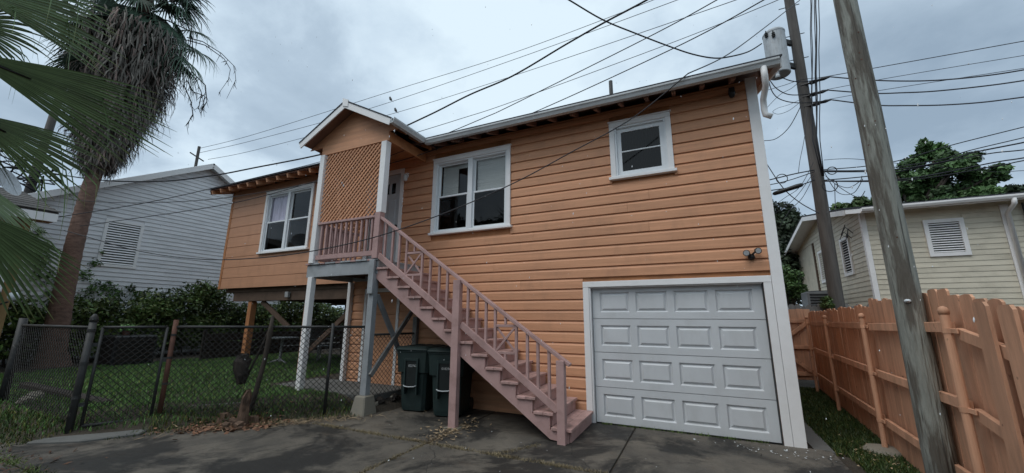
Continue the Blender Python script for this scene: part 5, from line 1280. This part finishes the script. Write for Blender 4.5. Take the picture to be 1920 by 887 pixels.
# dry flower stalks hanging on the right of the crown
for i, pts in enumerate(([(350, 70), (380, 78), (415, 100), (440, 125), (442, 150), (425, 185)], [(350, 75), (385, 85), (420, 110), (432, 130), (428, 150), (410, 175)], [(345, 35), (360, 50), (357, 80), (352, 115)], [(340, 40), (352, 45), (360, 70), (362, 100)],
                         [(352, 130), (368, 150), (378, 175), (372, 205)], [(350, 150), (362, 172), (384, 180), (380, 205)], [(345, 160), (358, 190), (362, 215), (350, 235)], [(360, 135), (385, 160), (388, 190), (376, 212)])):
    mb = MB(); pp = pxs(pts, 16.2, 16.0); mb.tube(pp, [.018, .016, .013, .010, .008, .005][:len(pp)], 6)
    rgg = random.Random(i)
    for k in range(len(pp) - 1):
        for q in range(7 if i > 3 else 3):
            c_ = pp[k].lerp(pp[k + 1], rgg.random()); mb.tube([c_, c_ + V((rgg.uniform(-.12, .12), rgg.uniform(-.12, .12), -rgg.uniform(.08, .3)))], [.010, .004], 4)
    mb.build('flower_stalk', M_deadfrond, palm, tone=False)

# nearer fan palm reaching in from the left
NP = V((-7.7, -6.9, 0)); nheart = V((-7.55, -6.6, 3.2))
npalm = thing('fan_palm', 'green fan palm with large fronds reaching in from the left edge', 'palm tree', NP)
mb = MB(); mb.tube([NP + V((0, 0, -.1)), NP + V((.02, .05, .8)), NP + V((.06, .15, 1.9)), nheart], [.2, .17, .16, .15], 14); mb.build('trunk', M_bark, npalm, smooth=True)
# heavy fronds: hub, tip, spread direction, as found in the photograph's space
def near_frond(hub, tip, lat, seed, spread=.95, droop=.22, nseg=30, tonebase=1., wf=1.0, split=.60, curl=.1):
    h, t_ = at(*hub), at(*tip); d = t_ - h
    return fan_frond('frond', h, d, lat, d.length, npalm, M_frond, nseg, spread, droop, split, wf, seed, pet=nheart, tonebase=tonebase, curl=curl)
near_frond((-70, 95, 5.2), (330, 262, 5.6), -up * .8 + fw * .75, 101, spread=.40, droop=.10, nseg=26)
near_frond((-75, 205, 4.7), (205, 345, 5.2), -up * .7 + fw * .8, 103, spread=.40, droop=.14, nseg=22)
near_frond((-90, 380, 4.3), (95, 575, 4.6), rt * .8 + up * .5 + fw * .3, 104, spread=.62, droop=.10, nseg=26)
near_frond((-80, -30, 5.4), (245, 36, 6.0), fw * .9 - up * .25, 105, spread=.55, droop=.18, nseg=24, tonebase=.9)

near_frond((-70, 40, 5.6), (120, 88, 5.8), fw * .8 - up * .5, 110, spread=.8, droop=.35, nseg=22, tonebase=.8, split=.45)
near_frond((-60, -70, 5.8), (215, -15, 6.4), fw * .9 - up * .4, 111, spread=.7, droop=.3, nseg=24, tonebase=.8, split=.5)
near_frond((-80, 225, 5.2), (40, 330, 5.3), fw * .6 - up * .8, 112, spread=.7, droop=.3, nseg=16, tonebase=.6, split=.4)
near_frond((-90, 320, 4.6), (130, 470, 5.0), fw * .8 - up * .6, 113, spread=.5, droop=.2, nseg=20, tonebase=.9, split=.5)
def tree(name, label, cat, base, trunk_h, r, clumps, n, size, mat, seed, bark=None, tones=(.55, 1.5), group=None, yellow=.0, shell=.5):
    t_ = thing(name, label, cat, base, group); base = V(base); mb = MB()
    tp = base + V((0, 0, trunk_h)); mb.tube([base, base.lerp(tp, .5) + V((r * .5, 0, 0)), tp], [r, r * .8, r * .6], 10)
    for c_ in clumps[::2]:
        q = V(c_[:3]); mb.tube([tp - V((0, 0, trunk_h * .2)), tp.lerp(q, .5) + V((0, 0, .15 * (q - tp).length)), q], [r * .45, r * .3, r * .1], 6)
    mb.build('trunk', bark or M_dbark, t_, smooth=True)
    v, f, tn = leaves(clumps, n, size, seed, shell, tones=tones, yellow=yellow)
    o = rawmesh('crown', v, f, mat, t_, tn, kind='stuff'); return t_
# broadleaf tree behind the cream roof: clumps at 27-30 m
cl = []
for (x_, y_, d_, r_) in ((1700, 315, 29, 1.1), (1722, 300, 29, 1.0), (1745, 285, 28.5, 1.1), (1768, 282, 29, .9), (1795, 300, 28.5, 1.3), (1830, 315, 28, 1.3), (1850, 335, 28, 1.1), (1810, 335, 28, 1.5), (1770, 330, 28, 1.6), (1730, 335, 28, 1.4), (1700, 350, 28, 1.3), (1690, 375, 28, 1.2), (1740, 368, 27.5, 1.5), (1790, 362, 27.5, 1.5), (1830, 358, 27.5, 1.1), (1760, 395, 27, 1.5), (1715, 395, 27, 1.3), (1862, 345, 28, .7), (1735, 272, 29, .5), (1675, 330, 29, .8)):
    c_ = at(x_, y_, d_); r_ *= .62
    for k in range(4):
        o_ = V((random.uniform(-1, 1), random.uniform(-1, 1), random.uniform(-.7, .7))) * r_ * .75; q = c_ + o_; rr = r_ * random.uniform(.34, .62); cl.append((q.x, q.y, q.z, rr, rr, rr * .75))
b0 = at(1750, 560, 28); b0.z = 0
tree('broadleaf_tree', 'large rounded green tree rising behind the cream house roof', 'tree', b0, 5.5, .3, cl, 30000, .115, M_leaf, 41, tones=(.45, 1.8), shell=.35)
def clumps_px(lst, sub=3, spread=.6, fl=.8):
    out = []
    for (x_, y_, d_, r_) in lst:
        c_ = at(x_, y_, d_)
        for k in range(sub):
            q = c_ + V((random.uniform(-1, 1), random.uniform(-1, 1), random.uniform(-.7, .7))) * r_ * spread; rr = r_ * random.uniform(.4, .7); out.append((q.x, q.y, q.z, rr, rr, rr * fl))
    return out
cl = clumps_px([(1580, 388, 22, .35), (1600, 382, 22, .4), (1620, 380, 22, .4), (1640, 380, 22, .4), (1600, 398, 22, .5), (1575, 400, 22, .35), (1625, 400, 22, .5)])
b0 = at(1605, 560, 22); b0.z = 0
tree('small_tree', 'bright green treetop just above the cream roof, between the poles', 'tree', b0, 4.5, .15, cl, 5000, .10, M_leaf, 42, tones=(.8, 1.7), yellow=.3)
cl = clumps_px([(1450, 405, 22, .9), (1470, 410, 22, .9), (1488, 430, 22, 1.1), (1460, 440, 22, 1.4), (1500, 460, 22, 1.1), (1480, 470, 22, 1.5), (1450, 480, 22, 1.3), (1500, 490, 22, 1.3), (1470, 520, 21.5, 1.4), (1510, 530, 22, 1.2), (1455, 388, 22, .6), (1512, 490, 22.5, 1.1)], 3)
b0 = at(1480, 560, 22); b0.z = 0
tree('dark_tree', 'dark leafy tree between the orange house and the cream house', 'tree', b0, 3.5, .15, cl, 20000, .10, M_leaf_d, 43, tones=(.5, 1.4))
cl = clumps_px([(1470, 528, 16.5, .45), (1480, 512, 16.5, .4), (1488, 535, 16.5, .4), (1466, 548, 16.5, .45), (1485, 552, 16.5, .4)], 3)
b0 = at(1478, 575, 16.5); b0.z = 0
tree('shrub', 'feathery bright green shrub above the grey picket fence', 'shrub', b0, 1.5, .05, cl, 1800, .06, M_leaf, 44, tones=(.8, 1.6))
cl = clumps_px([(1543, 566, 12.75, .16), (1554, 570, 12.75, .16), (1549, 561, 12.75, .12)], 3)
b0 = at(1549, 575, 12.95); b0.z = 0
tree('shrub', 'small yellow-green bush at the foot of the dark pole', 'shrub', b0, 1.4, .04, cl, 420, .045, M_leaf, 45, tones=(1., 2.), yellow=.5)
cl = clumps_px([(1868, 376, 34, .35), (1885, 370, 34, .4), (1905, 358, 34, .5), (1925, 354, 34, .6), (1915, 370, 34, .6)], 3)
b0 = at(1895, 560, 34); b0.z = 0
tree('far_tree', 'far treetop above the cream roof at the right edge', 'tree', b0, 6, .2, cl, 3500, .2, M_leaf_d, 46)
cl = []
for k in range(70):
    a = random.uniform(0, 6.28); q_ = random.random() ** .5; cl.append((-17 + math.cos(a) * 3.2 * q_, -19 + math.sin(a) * 3.2 * q_, 7.0 + random.uniform(-2.6, 2.6) * (1.1 - q_ * .6), .9, .9, .7))
tree('offscreen_tree', 'broad dark tree across the driveway, seen mirrored in the upstairs windows', 'tree', (-17, -19, 0), 5, .25, cl, 9000, .22, M_leaf_d, 47)
# unseen trees added behind the viewer: they close off the low sky and show in the window panes
for i, (x_, y_, h_) in enumerate(((-25, -15, 7), (-10.5, -18, 8), (-4, -17, 6.5), (2.5, -18.5, 8), (9, -16, 7), (15, -13, 7))):
    cl = []
    for k in range(46):
        a = random.uniform(0, 6.28); q_ = random.random() ** .5; z_ = random.uniform(.8, h_); w_ = 3.6 * (1 - .5 * z_ / h_)
        cl.append((x_ + math.cos(a) * w_ * q_, y_ + math.sin(a) * w_ * q_ * .7, z_, 1.0, 1.0, .8))
    tree('offscreen_tree', 'added unseen tree behind the viewer, closing off low sky, mirrored in the house windows', 'tree', (x_, y_, 0), 3, .2, cl, 4200, .30, M_leaf_d, 70 + i, group='added unseen trees closing off the low sky')
# hedge in front of the grey house
hx = -17.9
cl = []
yy = -3.6
while yy < 8.5:
    ht = 2.18 + .18 * math.sin(yy * 1.3) + .12 * math.sin(yy * 3.7) + (.35 if 1.2 < yy < 2.6 else 0) - .25 * (yy < -1)
    for z in np.arange(.75, ht, .36):
        for k in range(2):
            cl.append((hx + random.uniform(-.35, .35), yy + random.uniform(-.2, .2), z + random.uniform(-.1, .12), .38 + random.uniform(-.1, .1), .36, .30))
    yy += .36
hd = thing('hedge', 'long dark green clipped hedge below the grey house', 'hedge', (hx, 2, YZ))
v, f, tn = leaves(cl, 46000, .062, 51, .45, tones=(.35, 1.7), yellow=.5); rawmesh('foliage', v, f, M_hedge, hd, tn, base=(hx, 2, YZ))
mb = MB(); rgg = random.Random(9)
for i in range(40):
    y_ = -3.4 + i * .3; x_ = hx + rgg.uniform(-.2, .2); mb.tube([(x_, y_, YZ - .05), (x_ + rgg.uniform(-.1, .1), y_ + rgg.uniform(-.1, .1), .8), (x_ + rgg.uniform(-.25, .25), y_ + rgg.uniform(-.2, .2), 1.5)], [.03, .025, .012], 6)
mb.build('stems', M_dbark, hd, stuff=True)
# creeper climbing the grey house wall beside the palm
cl = [(LX + .08, y_, z_, .10, s_, s_) for y_, z_, s_ in ((-2.3, 4.1, .14), (-2.2, 3.6, .25), (-2.15, 3.2, .28), (-2.0, 2.8, .3), (-1.5, 2.6, .25), (-1.1, 2.9, .2), (-.95, 3.3, .15), (-.8, 2.5, .28), (-.3, 2.35, .3), (.3, 2.3, .25), (-1.6, 2.2, .35), (-1.0, 2.1, .35), (-.85, 3.7, .07), (-.5, 2.6, .2), (.1, 2.55, .15))]
v, f, tn = leaves(cl, 1500, .05, 52, .2); o = rawmesh('creeper', v, f, M_hedge, None, tn, kind=None); tag(o, 'dark creeper climbing the grey siding beside the palm trunk', 'vine')
# growth behind the wing and at the back of the yard
cl = []
for i in range(120): cl.append((random.uniform(-17, -7.5), random.uniform(11, 13.5), random.uniform(.3, 3.3), .7, .7, .6))
bh = thing('back_hedge', 'dark hedge at the back of the yard seen under the raised wing', 'hedge', (-12, 11.8, YZ))
v, f, tn = leaves(cl, 16000, .13, 53, .4, tones=(.4, 1.1)); rawmesh('foliage', v, f, M_hedge, bh, tn, base=(-12, 11.8, YZ))
bt = thing('yard_tree', 'dark tree trunk under the raised wing', 'tree', (-12.6, 5.6, YZ))
mb = MB(); mb.tube([(-12.6, 5.6, YZ - .1), (-12.55, 5.6, 1.2), (-12.5, 5.65, 2.2), (-12.4, 8.7, 4.5)], [.2, .15, .14, .1], 12); mb.build('trunk', M_dbark, bt, smooth=True)
yf = thing('wood_fence', 'yellowish board fence at the back of the yard under the wing', 'fence', (-11.2, 9.2, YZ))
for i in range(14): piece('picket', M_yel_wood, yf, -11.9 + i * .15, -11.9 + i * .15 + .143, 9.2, 9.22, YZ, 2.55 + random.uniform(-.01, .01))
piece('rail', M_yel_wood, yf, -11.9, -9.8, 9.16, 9.199, 1.95, 2.04)
lf = thing('low_fence', 'low dark fence of horizontal boards behind the lawn', 'fence', (-15.2, 3, YZ))
for k in range(3): piece('fence_board', M_darkwood, lf, -15.32, -15.29, .8, 8.0, YZ + .05 + k * .27, YZ + .28 + k * .27)
for y_ in (.8, 2.6, 4.4, 6.2, 8.0): piece('fence_post', M_darkwood, lf, -15.40, -15.33, y_ - .05, y_ + .05, YZ - .1, YZ + .95)

# ------------------------------------------------------------------ yard clutter
c0 = V((-16.0, -.75, YZ))
cb = thing('condenser_box', 'black boxy condenser unit on the lawn in front of the hedge', 'air conditioner', c0)
mb = MB(); mb.box(c0.x - .4, c0.x + .4, c0.y - .5, c0.y + .45, YZ - .05, YZ + .82); bd = mb.build('body', M_black, cb, bevel=.04)
for k in range(7): piece('grille_slat', M_darkwood, bd, c0.x + .401, c0.x + .412, c0.y - .42, c0.y + .38, YZ + .12 + k * .09, YZ + .17 + k * .09, 0)
pp = thing('potted_plant', 'small pale-leaved plant sitting on the black condenser box', 'plant', c0 + V((0, -.15, .82)))
mb = MB(); mb.lathe([(.07, 0), (.10, .12), (.105, .13)], c0 + V((0, -.15, .822)), 12); mb.build('pot', M_rust, pp)
v, f, tn = leaves([(c0.x, c0.y - .15, c0.z + 1.02, .16, .16, .09)], 160, .05, 61, .2, tones=(2., 3.)); rawmesh('foliage', v, f, M_leaf, pp, tn, kind='stuff')
ch = thing('garden_table', 'small grimy white garden table under the raised wing', 'table', (-12.6, 1.5, YZ))
mb = MB(); mb.lathe([(.42, 0), (.44, .015), (.44, .03), (.42, .035)], (-12.6, 1.5, YZ + .72), 20); mb.build('table_top', M_plastic_w, ch)
mb = MB(); mb.tube([(-12.6, 1.5, YZ + .05), (-12.6, 1.5, YZ + .72)], .04, 10); mb.build('pedestal', M_plastic_w, ch)
for a in (0, 2.09, 4.19):
    mb = MB(); mb.tube([(-12.6, 1.5, YZ + .12), (-12.6 + .3 * math.cos(a), 1.5 + .3 * math.sin(a), YZ + .01)], .025, 8); mb.build('foot', M_plastic_w, ch)
gc = thing('garden_chair', 'grey plastic garden chair beside the white table under the wing', 'chair', (-12.3, 2.6, YZ))
piece('seat', M_plastic_w, gc, -12.55, -12.05, 2.35, 2.85, YZ + .42, YZ + .46)
piece('backrest', M_plastic_w, gc, -12.58, -12.53, 2.35, 2.85, YZ + .47, YZ + 1.0)
for x_, y_ in ((-12.52, 2.38), (-12.08, 2.38), (-12.52, 2.82), (-12.08, 2.82)): piece('leg', M_plastic_w, gc, x_ - .02, x_ + .02, y_ - .02, y_ + .02, YZ, YZ + .419)
for y_ in (2.33, 2.87): piece('armrest', M_plastic_w, gc, -12.55, -12.08, y_ - .03, y_ + .03, YZ + .64, YZ + .67)
st = thing('storage_pile', 'dark pile of boards and junk stored beneath the raised wing', 'junk pile', (-10.2, 5.2, YZ))
rgg = random.Random(4)
for k in range(14):
    x_, y_ = -11.2 + rgg.random() * 2.2, 4.6 + rgg.random() * 1.6; z_ = YZ + .06 + rgg.random() * .8
    beam('board', M_darkwood, st, (x_ - rgg.uniform(.3, .8), y_ - .2, z_), (x_ + rgg.uniform(.3, .8), y_ + rgg.uniform(-.3, .3), z_ + rgg.uniform(-.15, .25)), .15, .06)
mb = MB(); mb.box(-11.2, -9.4, 4.9, 5.9, YZ - .02, YZ + .75); mb.build('crate', M_darkwood, st, bevel=.03)
tb = thing('teal_board', 'teal panel showing beyond the hedge under the wing', 'panel', (-12.0, 10.2, YZ))
mb = MB(); mb.box(-14.4, -13.4, 10.2, 10.26, 2.2, 2.85); mb.build('panel', M_teal, tb); mb = MB(); mb.box(-11.0, -10.0, 10.2, 10.26, 2.55, 2.9); mb.build('panel', M_teal, tb)
mb = MB(); mb.bar((-12.7, -3.45, YZ + .05), (-9.6, -3.35, YZ - .02), .16, .15); o = mb.build('landscape_timber', M_darkwood, None, bevel=.02); tag(o, 'dark square timber lying on the grass behind the chain-link fence', 'timber')
mb = MB(); mb.prism([(-12.4, -3.85), (-9.3, -3.6), (-8.75, -3.05), (-7.75, -2.05), (-8.1, -1.75), (-9.05, -2.75), (-9.6, -3.1), (-12.4, -3.4)], 2, .0, .225); mb.build('yard_path', M_conc_w, bevel=.02, struct=True)
mb = MB(); mb.prism([(-8.95, -4.30), (-8.45, -3.95), (-8.2, -3.45), (-8.55, -3.10), (-9.2, -3.75)], 2, -.03, .03); mb.build('gate_apron', M_conc_w, bevel=.015, struct=True)
bk = thing('lidded_tub', 'dark blue-grey lidded tub beside the left fence post', 'tub', (-11.75, -4.25, .1))
mb = MB(); mb.lathe([(.16, .1), (.19, .15), (.20, .62), (.22, .63), (.22, .67), (.15, .71), (.0, .73)], (-11.75, -4.3, 0), 16); mb.build('body', M_blueg, bk)
mb = MB(); mb.lathe([(.05, .71), (.08, .75), (.08, .95), (.05, .98), (.0, .99)], (-11.75, -4.3, 0), 12); mb.build('lid_knob', M_blueg, bk)
for i, (x_, y_, r_) in enumerate(((-11.2, -3.7, .12), (-10.95, -3.85, .10))):
    mb = MB(); mb.lathe([(.3 * r_, 0), (r_, .4 * r_), (r_ * .9, r_), (.3 * r_, 1.4 * r_)], (x_, y_, YZ - .05), 9)
    for v in mb.v: v += V((random.uniform(-1, 1), random.uniform(-1, 1), random.uniform(-1, 1))) * .015
    tag(mb.build('rock', M_conc, None), ['pale rock by the end of the dark timber, the larger', 'pale rock by the end of the dark timber, the smaller'][i], 'rock', 'rocks by the timber')

# ------------------------------------------------------------------ chain-link fence
FA, FB, FC, FG, FL = V((-6.42, -1.16, 0)), V((-7.52, -2.28, 0)), V((-8.55, -3.12, 0)), V((-8.95, -3.93, 0)), V((-11.55, -3.95, 0))
clf = thing('chain_link_fence', 'dark chain-link fence on mixed posts between driveway and lawn', 'fence', (-8, -2.7, .1))
TOPZ = 1.44
def linkmesh(name, p, q, z0, z1, parent, cell=.088, r=.0040):
    """diamond wire netting between two places; one joined piece"""
    p, q = V(p), V(q); L = (q - p).length; d = (q - p) / L; nrm = d.cross(V((0, 0, 1)))
    H = z1 - z0; vs = []; fs = []
    def seg(a, za, b_, zb, off):
        A = p + d * a + V((0, 0, za)) + nrm * off; B = p + d * b_ + V((0, 0, zb)) - nrm * off; dd = (B - A).normalized(); s1 = dd.cross(nrm).normalized() * r; s2 = nrm * r; n0 = len(vs)
        vs.extend([A + s1, A + s2, A - s1, A - s2, B + s1, B + s2, B - s1, B - s2]); fs.extend([(n0 + k, n0 + (k + 1) % 4, n0 + 4 + (k + 1) % 4, n0 + 4 + k) for k in range(4)])
    x = -H
    while x < L:
        for sg in (1, -1):
            a0, za, a1, zb = (x, z0, x + H, z1) if sg > 0 else (x, z1, x + H, z0)
            t0, t1 = max(0, (0 - a0) / H), min(1, (L - a0) / H)
            if t1 - t0 > .01:
                seg(a0 + H * t0, za + (zb - za) * t0, a0 + H * t1, za + (zb - za) * t1, .003 * sg)
        x += cell
    return rawmesh(name, [tuple(v) for v in vs], fs, M_chain, parent)
def pipe(name, p, z0, z1, r, mat, parent, n=12):
    p = V(p); mb = MB(); mb.tube([V((p.x, p.y, z0)), V((p.x, p.y, z1))], r, n); return mb.build(name, mat, parent, smooth=True)
for a, b_ in ((FA, FB), (FB, FC), (FG, FL)):
    mb = MB(); mb.tube([V((a.x, a.y, TOPZ)), V((b_.x, b_.y, TOPZ))], .021, 8); mb.build('top_rail', M_grey_metal, clf, smooth=True)
    linkmesh('chain_link_mesh', a, b_, .10, TOPZ, clf)
BK = V((-6.28, -.06, 0))
mb = MB(); mb.tube([V((FA.x, FA.y, 1.30)), V((BK.x, BK.y, 1.30))], .02, 8); mb.build('top_rail', M_grey_metal, clf, smooth=True)
linkmesh('chain_link_mesh', FA + V((.05, .06, 0)), BK, .27, 1.30, clf)
mb = MB(); mb.box(BK.x - .05, BK.x + .05, BK.y - .06, BK.y + .025, .1, 1.62); mb.build('end_post', M_grey_wood, clf, bevel=.004)
pipe('line_post', V((-6.85, -1.60, 0)), 0, 1.50, .026, M_grey_metal, clf)
po = pipe('terminal_post', FL, 0, 1.56, .055, M_grey_metal, clf)
po2 = pipe('gate_post', FG, 0, 1.52, .043, M_grey_metal, clf); 
mb = MB(); mb.lathe([(.047, 0), (.05, .03), (.04, .07), (.015, .11), (.0, .112)], V((FG.x, FG.y, 1.52)), 12); mb.build('post_cap', M_grey_metal, po2, smooth=True)
for z in (1.40, .95, .50):
    mb = MB(); mb.tube([V((FG.x, FG.y, z - .02)), V((FG.x, FG.y, z + .02))], .048, 12); mb.build('band', M_grey_metal, po2)
po3 = pipe('gate_post', FC, 0, 1.55, .033, M_rust, clf); po3['label'] = 'rusty gate post with pale bands'
for z in (1.32, .98, .60):
    mb = MB(); mb.tube([V((FC.x, FC.y, z - .015)), V((FC.x, FC.y, z + .015))], .037, 12); mb.build('band', M_grey_metal, po3)
# branch used as a post, with a chunk of wood grown into the mesh
mb = MB(); mb.tube([FB + V((-.16, -.06, .0)), FB + V((-.08, -.03, .45)), FB + V((-.02, 0, .9)), FB + V((.03, 0, 1.35)), FB + V((.04, 0, 1.62))], [.045, .038, .034, .04, .022], 9); mb.build('branch_post', M_dbark, clf, smooth=True)
mb = MB(); mb.tube([FB + V((-.28, -.12, .55)), FB + V((-.12, -.04, 1.05)), FB + V((-.0, 0, 1.4))], [.02, .018, .02], 6); mb.build('branch', M_dbark, clf, smooth=True)
mb = MB()
q = FB + V((-.26, -.17, .0)); mb.tube([q + V((.0, 0, .56)), q + V((-.02, 0, .66)), q + V((-.06, 0, .78)), q + V((-.08, .01, .9)), q + V((-.07, 0, 1.0))], [.04, .075, .11, .12, .07], 9)
for v in mb.v: v += V((random.uniform(-1, 1), random.uniform(-1, 1), random.uniform(-1, 1))) * .018
o = mb.build('log_chunk', M_dbark, None); o.data.materials[0] = M_darkwood; tag(o, 'dark broken log chunk caught in the chain-link mesh', 'log')
mb = MB(); q = V((-7.42, -2.58, 0)); rgg = random.Random(2)
mb.tube([q + V((0, 0, -.02)), q + V((.0, .01, .2)), q + V((.03, .0, .40)), q + V((.05, 0, .52))], [.09, .075, .065, .03], 9)
for v in mb.v: v += V((rgg.uniform(-1, 1), rgg.uniform(-1, 1), rgg.uniform(-1, 1))) * .022
o = mb.build('rotten_stump', M_rotwood, None); tag(o, 'jagged rotten stump in front of the chain-link fence', 'stump')
for i in range(26):
    a = rgg.uniform(0, 6.28); x_, y_ = q.x - .18 + rgg.gauss(0, .2), q.y - .06 + rgg.gauss(0, .10); s_ = rgg.uniform(.025, .06)
    mb = MB(); mb.box(x_ - s_, x_ + s_, y_ - s_ * .6, y_ + s_ * .6, float(yard_z(x_, y_)) * .5 + .005, float(yard_z(x_, y_)) * .5 + .005 + s_ * .9 + rgg.uniform(0, .06))
    for v in mb.v: v += V((rgg.uniform(-1, 1), rgg.uniform(-1, 1), rgg.uniform(-1, 1))) * s_ * .4
    tag(mb.build('wood_fragment', M_rotwood, None), 'brown fragment of rotten wood heaped around the stump', 'wood fragment', 'rotten wood around the stump')
# gate
cg = thing('chain_link_gate', 'small chain-link gate between the grey post and the rusty post', 'gate', (FC + FG) / 2)
gd_ = (FC - FG).normalized(); ga, gb = FG + gd_ * .11, FC - gd_ * .09
mb = MB()
for a, b_ in (((ga, .12), (ga, TOPZ)), ((ga, TOPZ), (gb, TOPZ)), ((gb, TOPZ), (gb, .12)), ((gb, .12), (ga, .12))):
    mb.tube([V((a[0].x, a[0].y, a[1])), V((b_[0].x, b_[0].y, b_[1]))], .020, 8)
mb.build('gate_frame', M_grey_metal, cg, smooth=True)
linkmesh('chain_link_mesh', ga, gb, .12, TOPZ, cg)
for z in (1.2, .4):
    mb = MB(); mb.bar(V((FG.x, FG.y, z)), V((ga.x, ga.y, z)), .03, .05); mb.build('hinge', M_grey_metal, cg)
mb = MB(); mb.bar(V((gb.x, gb.y, .95)), V((FC.x, FC.y, .95)) , .03, .06); mb.build('latch', M_grey_metal, cg)

# ------------------------------------------------------------------ drops of the shower in the air near the viewer
rg = np.random.default_rng(77); vs, fs = [], []
M_rain = pmat('raindrop', (.80, .82, .84), .2, .05, 3, bump=0, objvar=0, spec=.6)
for i in range(330):
    y_ = rg.uniform(-5.3, -2.4); p = np.array([rg.uniform(-6.0, 1.2), y_, rg.uniform(.9, 4.4)]); r_ = rg.uniform(.0012, .0028); h_ = r_ * rg.uniform(1.6, 3.6); n0 = len(vs)
    for z_, k in ((-h_, .2), (-h_ * .3, 1.), (h_ * .3, .9), (h_, .15)):
        for j in range(6): vs.append(p + np.array([math.cos(j * 1.047) * r_ * k + z_ * .12, math.sin(j * 1.047) * r_ * k, z_]))
    for a_ in range(3):
        for j in range(6): fs.append((n0 + a_ * 6 + j, n0 + a_ * 6 + (j + 1) % 6, n0 + a_ * 6 + 6 + (j + 1) % 6, n0 + a_ * 6 + 6 + j))
rawmesh('raindrops', np.array(vs), np.array(fs), M_rain, smooth=True)
print('objects', len(bpy.data.objects))
